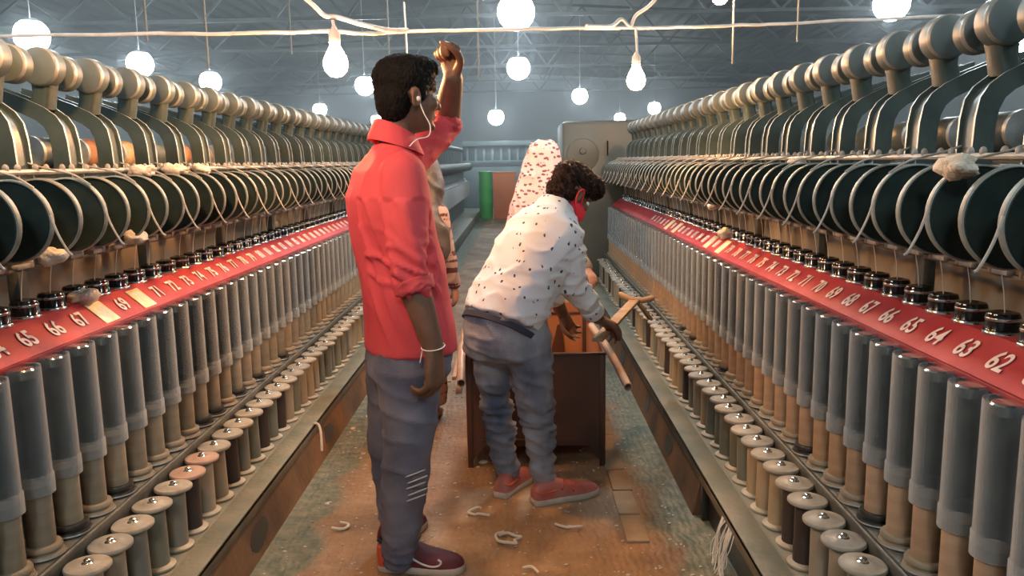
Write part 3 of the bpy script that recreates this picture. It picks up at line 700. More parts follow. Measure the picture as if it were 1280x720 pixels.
# litter on the floor
def scrap(c, r, n, seed, label):
    q = random.Random(seed); pts = []
    a = q.uniform(0, 6)
    for i in range(n):
        a += q.uniform(.3, 1.1); rad = r * q.uniform(.5, 1.1)
        pts.append((c[0] + cos(a) * rad * 1.3, c[1] + sin(a) * rad, .008 + .010 * q.random()))
    g = MB(); g.tube(spline(pts, 5), .0055, 6); single('yarn_scrap', g, M['yarn'], label, 'yarn scrap', 'yarn scraps on the floor')
scrap((-.06, 2.82, 0), .055, 12, 1, 'curled heap of yarn scraps on the floor in front of the trolley')
scrap((.02, 2.55, 0), .05, 3, 2, 'short straight yarn scrap on the floor near the bottom edge')
scrap((-.16, 3.05, 0), .05, 6, 4, 'small yarn scrap behind the toe of the maroon shoe')
scrap((-.74, 2.95, 0), .04, 4, 5, 'bent yarn scrap on the green floor strip at the left')
scrap((-.62, 3.75, 0), .05, 5, 8, 'pale yarn scrap beside the left kick panel')
scrap((.20, 2.95, 0), .06, 4, 11, 'pale yarn scrap on the floor right of the scrap heap')
g = MB(); q = random.Random(9)
for i in range(800):
    x = q.uniform(-.92, .62); y = q.uniform(2.1, 6); r_ = q.uniform(.002, .006) * (2.2 if i % 17 == 0 else 1)
    g.ell((x, y, r_ * .4), (r_ * q.uniform(.8, 2), r_ * .5, 0), (-r_ * .4, r_, 0), (0, 0, r_ * .6), 6, 4)
single('lint_flakes', g, M['dust'], 'pale lint flakes strewn over the aisle floor', 'litter', None, None, 'stuff')
# hanging yarn waste on the left rail
g = MB(); g.tube(spline([(-.98, 3.62, .203), (-.955, 3.6, .205), (-.94, 3.58, .17), (-.935, 3.56, .09)], 5), .006, 7); single('yarn_scrap', g, M['yarn'], 'looped yarn scrap hanging over the edge of the left deck', 'yarn scrap', 'yarn scraps on the decks')
g = MB(); q = random.Random(2)
for i in range(22):
    y = 2.50 + q.uniform(0, .16); xx = .693 - q.uniform(0, .006)
    g.tube(spline([(.70, y, .165), (xx - .004, y + q.uniform(-.02, .02), .12), (xx - .01 + q.uniform(-.01, .004), y + q.uniform(-.03, .03), .06), (xx - .02 + q.uniform(-.02, .004), y + q.uniform(-.05, .05), .008)], 4), .0021, 6)
single('yarn_waste', g, M['yarn'], 'tangled pale yarn waste hanging from the right rail to the floor', 'yarn scrap')
# ------------------------------------------------------------------ people
def skin_mat(n, c, c2): return mat(n, c, .5, 0, c2, 14, .12, 180, spec=.35)
M['skin1'] = skin_mat('skin_brown', (.13, .066, .042), (.17, .088, .056))
M['skin2'] = skin_mat('skin_dark', (.12, .058, .037), (.16, .078, .05))
M['skin3'] = skin_mat('skin_tan', (.34, .18, .13), (.40, .22, .16))
M['hair'] = mat('black_hair', (.006, .0055, .0055), .55, 0, (.013, .011, .010), 30, .9, 420, stretch=(1, 1, .3), spec=.12)
M['hairb'] = mat('brown_hair', (.016, .009, .007), .5, 0, (.045, .024, .017), 24, .9, 400, stretch=(1, 1, .35), spec=.15)
M['shirt_red'] = mat('red_cotton', (.66, .075, .088), .75, 0, (.58, .055, .07), 5, .25, 260)
M['cuff_red'] = mat('red_cuff', (.50, .05, .065), .75, 0, (.42, .04, .05), 8, .3, 200)
M['jean1'] = mat('blue_grey_denim', (.095, .105, .16), .8, 0, (.235, .225, .27), 4.5, .35, 240)
M['jean2'] = mat('washed_denim', (.07, .095, .15), .8, 0, (.44, .43, .46), 5, .35, 240, lo=.34, hi=.70, stretch=(1, 1, .6))
M['denimdark'] = mat('dark_denim', (.03, .035, .055), .8)
M['maroon'] = mat('maroon_knit', (.16, .02, .028), .6, 0, (.10, .014, .02), 12, .3, 200)
M['shoered'] = mat('red_shoe', (.55, .085, .05), .5)
M['shoepink'] = mat('faded_red_shoe', (.42, .09, .07), .6, 0, (.50, .20, .16), 9)
M['sole'] = mat('pale_sole', (.62, .55, .46), .6, 0, (.48, .40, .32), 12)
M['black'] = mat('black_rubber', (.012, .012, .014), .5)
M['white'] = mat('white_plastic', (.8, .78, .75), .4)
M['fray'] = mat('frayed_denim', (.42, .42, .46), .9)
M['eye'] = mat('eye_white', (.7, .68, .65), .2)
M['mask'] = mat('red_mask', (.72, .03, .05), .7, 0, (.6, .02, .035), 8)
M['dupatta'] = None
def print_mat(name, base, mark, scale, thr, stretch, base2=None, tone=2.0, rot=0.0):
    m, nt, b = nt_new(name); L = nt.links.new
    b.inputs['Roughness'].default_value = .8
    tc = N(nt, 'ShaderNodeTexCoord'); mp = N(nt, 'ShaderNodeMapping'); mp.inputs['Scale'].default_value = stretch; mp.inputs['Rotation'].default_value = (0, rot, rot)
    L(tc.outputs['Object'], mp.inputs[0])
    vo = N(nt, 'ShaderNodeTexVoronoi', i_Scale=scale, i_Randomness=.75); L(mp.outputs[0], vo.inputs[0])
    nz = N(nt, 'ShaderNodeTexNoise', i_Scale=scale * 4.5, i_Detail=2); L(tc.outputs['Object'], nz.inputs[0])
    ma = N(nt, 'ShaderNodeMath', operation='MULTIPLY_ADD'); ma.inputs[1].default_value = .5; L(nz.outputs['Fac'], ma.inputs[0]); L(vo.outputs['Distance'], ma.inputs[2])
    lt = N(nt, 'ShaderNodeMath', operation='LESS_THAN'); lt.inputs[1].default_value = thr; L(ma.outputs[0], lt.inputs[0])
    n2 = N(nt, 'ShaderNodeTexNoise', i_Scale=tone, i_Detail=3); L(tc.outputs['Object'], n2.inputs[0])
    m1 = N(nt, 'ShaderNodeMix', data_type='RGBA'); L(n2.outputs['Fac'], m1.inputs['Factor']); m1.inputs['A'].default_value = rgba(base); m1.inputs['B'].default_value = rgba(base2 or base)
    mx = N(nt, 'ShaderNodeMix', data_type='RGBA'); L(lt.outputs[0], mx.inputs['Factor']); L(m1.outputs['Result'], mx.inputs['A']); mx.inputs['B'].default_value = rgba(mark)
    L(mx.outputs['Result'], b.inputs['Base Color'])
    n3 = N(nt, 'ShaderNodeTexNoise', i_Scale=220, i_Detail=2); L(tc.outputs['Object'], n3.inputs[0])
    bp = N(nt, 'ShaderNodeBump', i_Strength=.2, i_Distance=.005); L(n3.outputs['Fac'], bp.inputs['Height']); L(bp.outputs[0], b.inputs['Normal'])
    return m
M['shirt_white'] = print_mat('white_print_shirt', (.64, .68, .72), (.04, .05, .09), 21, .43, (1.6, 1.6, 1.0), (.70, .71, .73))
M['scarf'] = print_mat('pink_print_scarf', (.74, .46, .44), (.22, .07, .09), 20, .60, (1.0, 1.0, 2.0), (.80, .60, .56), 6, .5)
M['shawl'] = mat('dark_shawl', (.05, .045, .048), .45, 0, (.11, .095, .095), 13, .5, 40)
M['dress'] = print_mat('striped_dress', (.36, .25, .22), (.10, .035, .04), 20, .58, (.25, .25, 1.6), (.50, .36, .32), 9)
M['kurta'] = mat('olive_kurta', (.14, .12, .10), .8, 0, (.20, .17, .14), 6)

def head(mb, c, F, U, R, k=1.0):
    c, F, U, R = V(c), V(F), V(U), V(R)
    e = lambda o, f, r, u: mb.ell(c + (F * o[0] + R * o[1] + U * o[2]) * k, F * f * k, R * r * k, U * u * k, 24, 16)
    e((-.012, 0, .030), .098, .076, .088)
    e((.024, 0, -.035), .068, .060, .088)
    e((.038, 0, -.088), .048, .042, .032)
    e((.076, 0, .020), .017, .050, .011)
    e((.086, 0, -.064), .012, .023, .006); e((.085, 0, -.073), .012, .020, .006)
    e((.080, 0, -.102), .016, .02, .014)
    for s in (-1, 1):
        e((.066, s * .038, -.028), .022, .022, .02)
        e((.094, s * .010, -.040), .010, .008, .008)
        # ear: rim and lobe
        a = c + (R * s * .077 - F * .008 - U * .018) * k
        mb.ell(a, (F * .016 - U * .004) * k, (R * s * .008 - F * .006) * k, (U * .032 - F * .006) * k, 16, 10)
        pts = [a + (R * s * (.008) + F * (.013 * cos(q) - .003) + U * .030 * sin(q)) * k for q in [radians(d) for d in range(-60, 261, 32)]]
        mb.tube(spline(pts, 2), .0052 * k, 8)
    mb.limb([c + (F * .088 + U * .012) * k, c + (F * .100 - U * .015) * k, c + (F * .110 - U * .036) * k], [.008 * k, .009 * k, .011 * k], 12, 3)
def eyes(t, c, F, U, R, k=1.0):
    for s in (-1, 1):
        g = MB(); p = V(c) + (V(F) * .076 + V(R) * s * .031 - V(U) * .004) * k
        g.ell(p, V(F) * .012, V(R) * .013, V(U) * .011, 16, 10); part('eye', g, M['eye'], t)
        g = MB(); g.ell(p + V(F) * .0095, V(F) * .004, V(R) * .0055, V(U) * .0055, 12, 8); part('iris', g, M['black'], t)
def hand(mb, w, d, n, ts, curl=.5, k=1.0, spread=.06, fist=False):
    """w wrist, d finger direction, n direction the palm faces, ts +1/-1 thumb side"""
    w, d, n = V(w), V(d).normalized(), V(n); n = (n - d * n.dot(d)).normalized(); t = d.cross(n).normalized() * ts
    mb.sections([(w - d * .012 * k, t * .026 * k, n * .020 * k), (w + d * .02 * k, t * .031 * k, n * .019 * k), (w + d * .055 * k, t * .040 * k, n * .017 * k), (w + d * .085 * k, t * .041 * k, n * .0145 * k), (w + d * .098 * k, t * .036 * k, n * .010 * k)], 20, 2.4)
    L = (.072, .082, .076, .060)
    for i in range(4):
        off = (.030 - .020 * i)
        p = w + (d * (.090 - .004 * abs(i - 1.2)) + t * off) * k; a = curl * (.75 + .1 * i); dd = (d + t * spread * (1.5 - i)).normalized(); pts = [p - dd * .014 * k]
        ax = 0
        pts.append(p); r = [.0098 * k, .0095 * k]
        for seg, fr, bend in ((0, .46, 1.0), (1, .30, 1.15), (2, .24, .7)):
            ax += a * bend
            p = p + (dd * cos(ax) + n * sin(ax)) * L[i] * fr * k
            pts.append(p); r.append((.0088, .0080, .0066)[seg] * k)
        mb.limb(pts, r, 10, 3)
    b = w + (d * .022 + t * .026 + n * .006) * k
    m1 = b + (d * .030 + t * .026 + n * .012) * k
    m2 = m1 + (d * .030 + t * .004 + n * .014 * (1 + curl)) * k; m3 = m2 + (d * .022 - t * .010 * curl * 2 + n * .012) * k
    mb.limb([b, m1, m2, m3], [.015 * k, .0125 * k, .0105 * k, .008 * k], 10, 3)
def ridge(q):
    v = 1 - min(1, abs(2.2 * noise.noise(q))); return v ** 1.8
def shoe(t, heel, toe, wd, upper, sole_m, ankle, k=1.0, hgt=.075, swoosh=None, z0=0.0, opening=None):
    heel, toe = V(heel), V(toe); heel.z = toe.z = z0; L = (toe - heel).length; d = (toe - heel) / L; sd = V((d.y, -d.x, 0)); U = V((0, 0, 1))
    prof = [(0.0, .026, .055), (.04, .034, .070), (.15, .038, .088), (.30, .038, .092), (.42, .040, .080), (.58, .047, .060), (.75, .050, .046), (.90, .042, .036), (.97, .028, .026), (1.0, .012, .016)]
    g = MB(); R = []
    for f, hw, h in prof:
        hw *= wd / .10; h *= hgt / .09; ring = []
        for j in range(20):
            a = 2 * pi * j / 20; x = cos(a); z = sin(a)
            ring.append(heel + d * (f * L) + sd * hw * (abs(x) ** .75) * (1 if x > 0 else -1) + U * (.016 + (h * max(z, 0) ** .8 if z > 0 else 0)))
        R.append(ring)
    g.rings(R)
    u = part('shoe', remeshed(g, .006, 3), upper, t)
    g = MB(); R = []
    for z, q in ((0, .96), (.004, 1.02), (.020, 1.04), (.026, .98)):
        ring = []
        for f, hw, h in prof: ring.append(heel + d * ((f - .5) * L * (1.015 if q > 1 else 1) + .5 * L) + sd * (hw * wd / .10 * q) + U * z)
        for f, hw, h in prof[::-1]: ring.append(heel + d * ((f - .5) * L * (1.015 if q > 1 else 1) + .5 * L) - sd * (hw * wd / .10 * q) + U * z)
        R.append(ring)
    g.rings(R); part('sole', g, sole_m, u)
    return u, heel, d, sd, U, L

# ---------------- standing man in the red shirt
az = radians(66); F = V((sin(az), cos(az), 0)); R = V((F.y, -F.x, 0)); U = V((0, 0, 1))
man = thing('person', 'standing man in a red shirt and blue jeans, one fist raised, seen from behind', 'person', (-.42, 2.68, 0), 'people in the aisle')
hc = V((-.352, 2.672, 1.63)); hz = radians(58); hF = V((sin(hz), cos(hz), -.04)).normalized(); hR = V((hF.y, -hF.x, 0)).normalized(); hU = hR.cross(hF).normalized()
Rs, Re, Rw = V((-.352, 2.498, 1.372)), V((-.338, 2.452, 1.075)), V((-.272, 2.425, .845))
Ls, Le, Lw = V((-.395, 2.83, 1.395)), V((-.262, 2.99, 1.555)), V((-.222, 2.88, 1.695))
b = MB(); head(b, hc, hF, hU, hR)
b.limb([(-.405, 2.665, 1.42), (-.395, 2.668, 1.50), (-.378, 2.672, 1.575)], [.062, .056, .055])
tor = [((-.378, 2.66, .80), .165, .115), ((-.385, 2.66, .95), .16, .110), ((-.410, 2.66, 1.14), .175, .112), ((-.428, 2.66, 1.31), .190, .108), ((-.424, 2.66, 1.39), .165, .085), ((-.412, 2.662, 1.44), .09, .06)]
b.sections([(c, R * a, F * q) for c, a, q in tor])
b.limb([Rs, (Rs + Re) / 2 + V((0, -.004, 0)), Re, (Re * .6 + Rw * .4), Rw], [.046, .046, .047, .046, .034])
hand(b, Rw + (Rw - Re).normalized() * .005, V((.02, -.02, -1)), V((-.80, .35, .05)), 1, .72, 1.26)
b.limb([Ls, (Ls + Le) / 2, Le, (Le * .55 + Lw * .45), Lw], [.055, .052, .047, .046, .036])
hand(b, Lw, V((-.08, -.02, 1)), V((-.55, -.75, -.1)), 1, 1.5, 1.16)
for hip, kn, an in (((-.385, 2.585, .80), (-.388, 2.572, .46), (-.432, 2.605, .07)), ((-.452, 2.735, .80), (-.475, 2.79, .43), (-.468, 2.80, .08))):
    b.limb([hip, kn, an], [.085, .055, .038])
part('body', remeshed(b, .0058, 4), M['skin1'], man)
eyes(man, hc, hF, hU, hR)
h = MB()
h.ell(hc + hU * .046 - hF * .016, hF * .108, hR * .085, hU * .082, 30, 18)
h.ell(hc + hU * .0 - hF * .052, hF * .064, hR * .074, hU * .10, 24, 16)
h.ell(hc + hU * .085 + hF * .03, hF * .075, hR * .066, hU * .042, 24, 14)
for s_ in (-1, 1): h.ell(hc + hR * s_ * .068 + hF * .018 + hU * .012, hF * .02, hR * .013, hU * .04, 12, 8)
part('hair', remeshed(h, .0042, 3, lambda p, n: .0045 * ridge(V((p.x * 110, p.y * 110, p.z * 45))) + .004 * noise.noise(p * 22) - .003), M['hair'], man, None)
# shirt
s_ = MB()
sh = [((-.374, 2.66, .785), .186, .150), ((-.376, 2.66, .88), .182, .146), ((-.391, 2.66, 1.02), .178, .138), ((-.413, 2.66, 1.156), .190, .137), ((-.431, 2.66, 1.30), .205, .130), ((-.428, 2.66, 1.385), .182, .105), ((-.412, 2.662, 1.445), .10, .072), ((-.402, 2.665, 1.475), .072, .066)]
s_.sections([(c, R * a, F * q) for c, a, q in sh], 32, 2.4)
s_.limb([Rs + V((-.005, .012, .0)), Rs * .5 + Re * .5, Re, Re * .8 + Rw * .2 + V((0, 0, .0))], [.076, .070, .063, .060])
s_.limb([Ls - V((.02, .02, 0)), Ls * .5 + Le * .5, Le * .98 + Ls * .02], [.078, .070, .062])
def d_red(p, n):
    d = .006 * noise.noise(V((p.x * 9, p.y * 9, p.z * 5)))
    e = (p - Re).length
    if p.y < 2.545 and p.z < 1.30:
        w_ = max(0, 1 - abs(p.z - 1.09) / .16); d += w_ * .018 * (ridge(V((p.x * 7, p.y * 7, p.z * 24 + p.x * 14))) - .45)
        d += .014 * (ridge(V((p.x * 6, p.y * 6, p.z * 6 + p.x * 14))) - .45)
    else:
        d += .006 * (ridge(V((p.x * 6, p.y * 6, p.z * 4.5 + p.x * 5))) - .45)
        if p.z < .95: d += .006 * noise.noise(V((p.x * 22, p.y * 22, p.z * 5)))
    d *= max(.12, min(1, (p.z - .79) / .14))
    if (p - Le).length < .2: d += .008 * (ridge(V((p.x * 14, p.y * 14, p.z * 24))) - .6)
    return d
part('shirt', remeshed(s_, .0085, 4, d_red), M['shirt_red'], man, None)
# folded collar, rolled cuffs
g = MB(); Rg = []
for i in range(37):
    a = 2 * pi * i / 36; rd = R * cos(a) * .072 + F * sin(a) * .070; rn = rd.normalized(); c_ = V((-.400, 2.666, 1.478)) + V((0, 0, .028 * -sin(a)))
    Rg.append([c_ + rd * .80 + U * .040, c_ + rd * .86 + U * .048, c_ + rd * .98 + U * .044, c_ + rd * 1.30 - U * .012, c_ + rd * 1.30 - U * .018, c_ + rd * 1.16 - U * .014, c_ + rd * .86 + U * .02])
g.rings(Rg, False); part('collar', g, M['shirt_red'], man, 60)
for a_, b_, r_ in ((Re * .78 + Rw * .22, Re, .062), (Le, Ls, .062)):
    g = MB(); dn = (V(b_) - V(a_)).normalized()
    g.lathe([(r_ - .012, -.012), (r_, -.014), (r_ + .005, -.004), (r_ + .004, .022), (r_ + .001, .034), (r_ - .012, .036)], a_, dn, 28)
    part('rolled_cuff', remeshed(g, .006, 2, lambda p, n: .006 * (ridge(V((p.x * 20, p.y * 20, p.z * 40))) - .5)), M['cuff_red'], man, None)
# jeans
j = MB()
j.sections([((-.376, 2.66, .86), R * .168, F * .128), ((-.380, 2.662, .78), R * .176, F * .138), ((-.39, 2.665, .70), R * .178, F * .136)], 28)
j.limb([(-.378, 2.585, .76), (-.374, 2.572, .60), (-.384, 2.572, .46), (-.408, 2.588, .28), (-.434, 2.606, .075)], [.112, .100, .086, .078, .068])
j.limb([(-.440, 2.735, .76), (-.462, 2.765, .60), (-.478, 2.79, .43), (-.478, 2.80, .26), (-.468, 2.80, .075)], [.105, .092, .080, .070, .060])
def d_jean(p, n):
    d = .008 * noise.noise(V((p.x * 11, p.y * 11, p.z * 6)))
    d += .007 * (ridge(V((p.x * 5 + p.z * 4, p.y * 5, p.z * 11))) - .45)
    w_ = max(0, 1 - p.z / .2); d += w_ * .014 * (ridge(V((p.x * 5, p.y * 5, p.z * 32))) - .55)
    return d
part('jeans', remeshed(j, .0085, 4, d_jean), M['jean1'], man, None)
g = MB()
for i in range(5):
    z = .405 - .021 * i; x = -.352 + .006 * (i % 2)
    g.tube(spline([(x - .032, 2.489 - .004 * (i % 2), z - .012), (x, 2.4868, z), (x + .034, 2.497, z + .010)], 4), [.001] + [.0026] * 7 + [.001], 8)
part('frayed_slash', g, M['fray'], man, None, 'pale frayed slashes across the knee')
# shoes
u, hl, d, sd, _, L = shoe(man, (-.506, 2.635, 0), (-.208, 2.605, 0), .105, M['maroon'], M['sole'], None, 1, .098)
P2 = lambda f, w_, z: hl + d * (f * L) + sd * w_ + U * z
g = MB(); g.tube(spline([P2(.40, .047, .066), P2(.52, .050, .046), P2(.64, .051, .036), P2(.73, .050, .040), P2(.755, .047, .052), P2(.72, .046, .060)], 4), .0034, 8); part('side_mark', g, M['white'], u, None, 'white curved check mark')
g = MB(); g.sections([(P2(.01, 0, .05), sd * .030, d * .012), (P2(.05, 0, .05), sd * .0375, d * .03)], 16); 
g = MB(); g.sections([(P2(.075, 0, .022), sd * .040, d * .030), (P2(.07, 0, .06), sd * .041, d * .031), (P2(.06, 0, .088), sd * .035, d * .025)], 20); part('heel_counter', g, M['shoered'], u, 40, 'bright red heel counter')
g = MB(); g.lathe([(.046, -.004), (.052, 0), (.05, .014), (.044, .016)], P2(.22, 0, .094), (0, 0, 1), 22); g.tube(spline([P2(.03, .0, .098), P2(-.02, 0, .108)], 2), .010, 8); g.limb([P2(.40, -.01, .088), P2(.52, -.008, .074), P2(.62, -.004, .062)], [.012, .013, .008], 10); part('tongue', g, M['black'], u)
u, *_ = shoe(man, (-.52, 2.76, 0), (-.40, 2.985, 0), .10, M['maroon'], M['sole'], None, 1, .098)
# earphone, bracelet
ear = hc + hR * .083 - hF * .004 - hU * .02
g = MB(); g.ell(ear, (.008, 0, 0), (0, .008, 0), (0, 0, .009), 12, 8)
g.tube(spline([ear, ear + hR * .004 + hF * .018 - hU * .045, ear + hF * .042 - hU * .082, ear + hF * .036 - hU * .115, ear - hF * .01 - hU * .128 + hR * .012, ear - hF * .03 - hU * .15], 5), .002, 8)
part('earphone_cord', g, M['white'], man)
g = MB(); wv = (Rw - Re).normalized(); wc = Rw + wv * .0
e1 = wv.cross(V((0, 1, 0))).normalized(); e2 = wv.cross(e1)
ring = [wc + e1 * .036 * cos(a) + e2 * .034 * sin(a) + wv * (.012 * sin(a + .6)) for a in [2 * pi * i / 24 for i in range(25)]]
g.tube(ring, .0017, 8); g.tube(spline([ring[14], ring[14] + V((-.006, -.006, -.03)), ring[14] + V((-.012, -.004, -.055))], 4), .0018, 6); part('thread_bracelet', g, M['white'], man)

# ---------------- bending man in the white printed shirt
az = radians(48); F = V((sin(az), cos(az), 0)); R = V((F.y, -F.x, 0))
man = thing('person', 'man in a white printed shirt bending over the trolley', 'person', (0, 3.23, 0), 'people in the aisle')
P0 = V((-.072, 3.235, .77)); P3 = V((.152, 3.385, 1.205)); S = (P3 - P0).normalized(); Fb = (F - S * F.dot(S)).normalized()
Rs, Re, Rw = V((.200, 3.285, 1.115)), V((.218, 3.275, .905)), V((.335, 3.385, .735))
Ls, Le, Lw = V((.045, 3.52, 1.15)), V((.10, 3.60, .90)), V((.20, 3.70, .70))
hF = V((.66, .42, -.62)).normalized(); hR = hF.cross(V((0, 0, 1))).normalized(); hU = hR.cross(hF).normalized(); hc = V((.228, 3.435, 1.272))
b = MB(); head(b, hc, hF, hU, hR, .98)
b.limb([P3 - S * .06, P3 + V((.02, .015, .02)), hc - hU * .07 - hF * .02], [.06, .056, .056])
b.sections([(P0, R * .15, Fb * .105), (P0.lerp(P3, .3), R * .155, Fb * .10), (P0.lerp(P3, .65), R * .175, Fb * .105), (P0.lerp(P3, .88), R * .165, Fb * .085), (P3, R * .08, Fb * .06)])
b.limb([Rs, (Rs + Re) / 2, Re, Re * .55 + Rw * .45, Rw], [.052, .048, .042, .040, .028])
hand(b, Rw, V((.72, .48, -.50)), V((-.1, -.3, -.9)), -1, .75, 1.02)
b.limb([Ls, (Ls + Le) / 2, Le, Le * .55 + Lw * .45, Lw], [.052, .048, .042, .040, .028])
hand(b, Lw, V((.3, .4, -.8)), V((.6, -.3, -.3)), 1, .6, 1.0)
legs = (((-.105, 3.285, .72), (-.105, 3.31, .41), (-.068, 3.295, .06)), ((.020, 3.205, .72), (.056, 3.185, .42), (.092, 3.20, .06)))
for q in legs: b.limb(q, [.08, .052, .036])
part('body', remeshed(b, .0058, 4), M['skin2'], man)
eyes(man, hc, hF, hU, hR, .98)
h = MB()
h.ell(hc + hU * .046 - hF * .014, hF * .108, hR * .084, hU * .080, 30, 18)
h.ell(hc - hU * .005 - hF * .05, hF * .062, hR * .072, hU * .085, 24, 16)
h.ell(hc + hU * .078 + hF * .055, hF * .075, hR * .07, hU * .05, 24, 14)
part('hair', remeshed(h, .0042, 3, lambda p, n: .014 * ridge(V((p.x * 62 + p.z * 30, p.y * 62, p.z * 30))) + .006 * noise.noise(p * 20) - .006), M['hairb'], man, None)
g = MB(); c_ = hc + hF * .034 - hU * .062
g.ell(c_, hF * .075, hR * .066, hU * .062, 24, 16); g.ell(c_ + hF * .045 + hU * .015, hF * .036, hR * .03, hU * .045, 20, 12)
mk_ = part('face_mask', remeshed(g, .006, 4), M['mask'], man, None, 'red cloth face mask')
g = MB()
for s_ in (-1, 1): g.tube(spline([c_ + hR * s_ * .063 + hU * .02, hc + hR * s_ * .086 - hF * .004 + hU * .012, hc + hR * s_ * .09 - hF * .026 - hU * .016, hc + hR * s_ * .084 - hF * .010 - hU * .05, c_ + hR * s_ * .063 - hU * .02], 4), .003, 8)
part('ear_loop', g, M['mask'], mk_)
# shirt
s_ = MB()
s_.sections([(P0 + S * -.015, R * .186, Fb * .150), (P0.lerp(P3, .12), R * .188, Fb * .148), (P0.lerp(P3, .35), R * .186, Fb * .138), (P0.lerp(P3, .62), R * .198, Fb * .135), (P0.lerp(P3, .84), R * .195, Fb * .112), (P0.lerp(P3, .98), R * .11, Fb * .082), (P3 + S * .035, R * .07, Fb * .066)], 32, 2.4)
s_.limb([Rs + V((-.03, .02, -.01)), Rs * .5 + Re * .5, Re, Re * .55 + Rw * .45, Re * .2 + Rw * .8], [.082, .070, .060, .054, .046])
s_.limb([Ls + V((.02, -.02, -.01)), Ls * .5 + Le * .5, Le, Le * .4 + Lw * .6], [.078, .068, .060, .050])
def d_wh(p, n):
    d = .006 * noise.noise(p * 8)
    q = p - P0
    d += .008 * (ridge(V((p.x * 7 - p.z * 7, p.y * 7, p.z * 9 + p.x * 8))) - .45)
    if q.dot(S) < .18: d += .009 * (ridge(V((p.x * 4, p.y * 4, p.z * 20))) - .45)
    if (p - Re).length < .17: d += .012 * (ridge(V((p.x * 14, p.y * 9, p.z * 22))) - .45)
    return d
part('shirt', remeshed(s_, .0085, 4, d_wh), M['shirt_white'], man, None)
g = MB(); g.lathe([(.036, -.010), (.046, -.011), (.049, -.003), (.050, .03), (.045, .036)], Re * .17 + Rw * .83, (Re - Rw).normalized(), 24); part('cuff', g, M['shirt_white'], man)
j = MB()
j.sections([(P0 + S * .06, R * .165, Fb * .130), (P0 - S * .02, R * .172, Fb * .14), (P0 + V((-.012, -.01, -.09)), R * .178, F * .142), (P0 + V((-.005, 0, -.16)), R * .165, F * .125)], 28)
j.limb([(-.100, 3.275, .69), (-.112, 3.29, .54), (-.108, 3.305, .41), (-.088, 3.30, .24), (-.068, 3.295, .085)], [.102, .084, .072, .064, .056])
j.limb([(.020, 3.215, .69), (.045, 3.19, .55), (.058, 3.182, .42), (.076, 3.192, .24), (.092, 3.20, .075)], [.110, .092, .078, .064, .056])
def d_j2(p, n):
    d = .007 * noise.noise(p * 10)
    w_ = max(0, 1 - abs(p.z - .33) / .30)
    d += w_ * .019 * (ridge(V((p.x * 6 + p.z * 5, p.y * 6, p.z * 26))) - .45)
    d += .012 * (ridge(V((p.x * 8 + p.z * 6, p.y * 8, p.z * 14))) - .6)
    return d
jj = part('jeans', remeshed(j, .0085, 4, d_j2), M['jean2'], man, None)
def ring_on(c, a_, b_, r, n_=40, dz=0):
    return [V(c) + R * a_ * cos(2 * pi * i / n_) + Fb * b_ * sin(2 * pi * i / n_) for i in range(n_ + 1)]
g = MB(); g.rings([[q + S * dz for q in ring_on(P0 - S * .03, a_, b_, 0)[:-1]] for dz, a_, b_ in ((-.02, .172, .139), (-.02, .180, .146), (.004, .180, .146), (.004, .172, .139))]); part('waistband', g, M['denimdark'], man)
for hq, tq in (((.040, 3.140, 0), (.318, 3.262, 0)), ((-.098, 3.205, 0), (.03, 3.455, 0))):
    u, hl, d, sd, _, L = shoe(man, hq, tq, .104, M['shoepink'], M['sole'], None, 1, .085)
    g = MB(); P2 = lambda f, w_, z: hl + d * (f * L) + sd * w_ + U * z
    g.tube(spline([P2(.38, .040, .060), P2(.46, .015, .082), P2(.50, -.015, .080), P2(.44, -.04, .06)], 4), .006, 8); g.tube(spline([P2(.55, .044, .046), P2(.60, .015, .064), P2(.62, -.015, .064), P2(.58, -.042, .046)], 4), .006, 8); g.tube(spline([P2(.02, .02, .062), P2(.10, .036, .055), P2(.30, .040, .060)], 4), .004, 8)
    part('strap', g, M['shoered'], u)

# ---------------- woman in the pink headscarf, beyond the trolley
az = radians(35); F = V((sin(az), cos(az), 0)); R = V((F.y, -F.x, 0))
wo = thing('person', 'woman in a pink patterned headscarf standing beyond the bending man', 'person', (.17, 5.62, 0), 'people in the aisle')
X = V((.185, 5.62, 0)); hc = V((.19, 5.64, 1.41))
b = MB(); head(b, hc, F, U, R, .93)
b.limb([X + U * 1.22, X + U * 1.36, hc - U * .06], [.05, .048, .05])
b.sections([(X + U * .75, R * .15, F * .11), (X + U * .95, R * .13, F * .10), (X + U * 1.12, R * .165, F * .11), (X + U * 1.21, R * .15, F * .08), (X + U * 1.26, R * .07, F * .05)])
Rs = X + R * .16 + U * 1.17
Re, Rw = V((.365, 5.47, .90)), V((.45, 5.22, .69))
b.limb([Rs, (Rs + Re) / 2, Re, (Re + Rw) / 2, Rw], [.045, .042, .037, .034, .025]); hand(b, Rw, V((.3, -.85, -.45)), V((0, -.4, -1)), -1, .5, .95)
Ls = X - R * .16 + U * 1.17; Le = X - R * .21 + U * .92 + F * .05; Lw = Le + F * .22 - U * .08
b.limb([Ls, (Ls + Le) / 2, Le, (Le + Lw) / 2, Lw], [.045, .042, .037, .034, .025]); hand(b, Lw, F - U * .3, V((0, 0, -1)), -1, .5, .95)
for s_ in (-1, 1):
    a_ = X + R * s_ * .085; b.limb([a_ + U * .78, a_ + U * .42, a_ + U * .05], [.08, .05, .034]); b.limb([a_ + U * .035 - F * .05, a_ + U * .035 + F * .07, a_ + U * .022 + F * .15], [.033, .034, .022])
part('body', remeshed(b, .0075, 4), M['skin3'], wo)
eyes(wo, hc, F, U, R, .93)
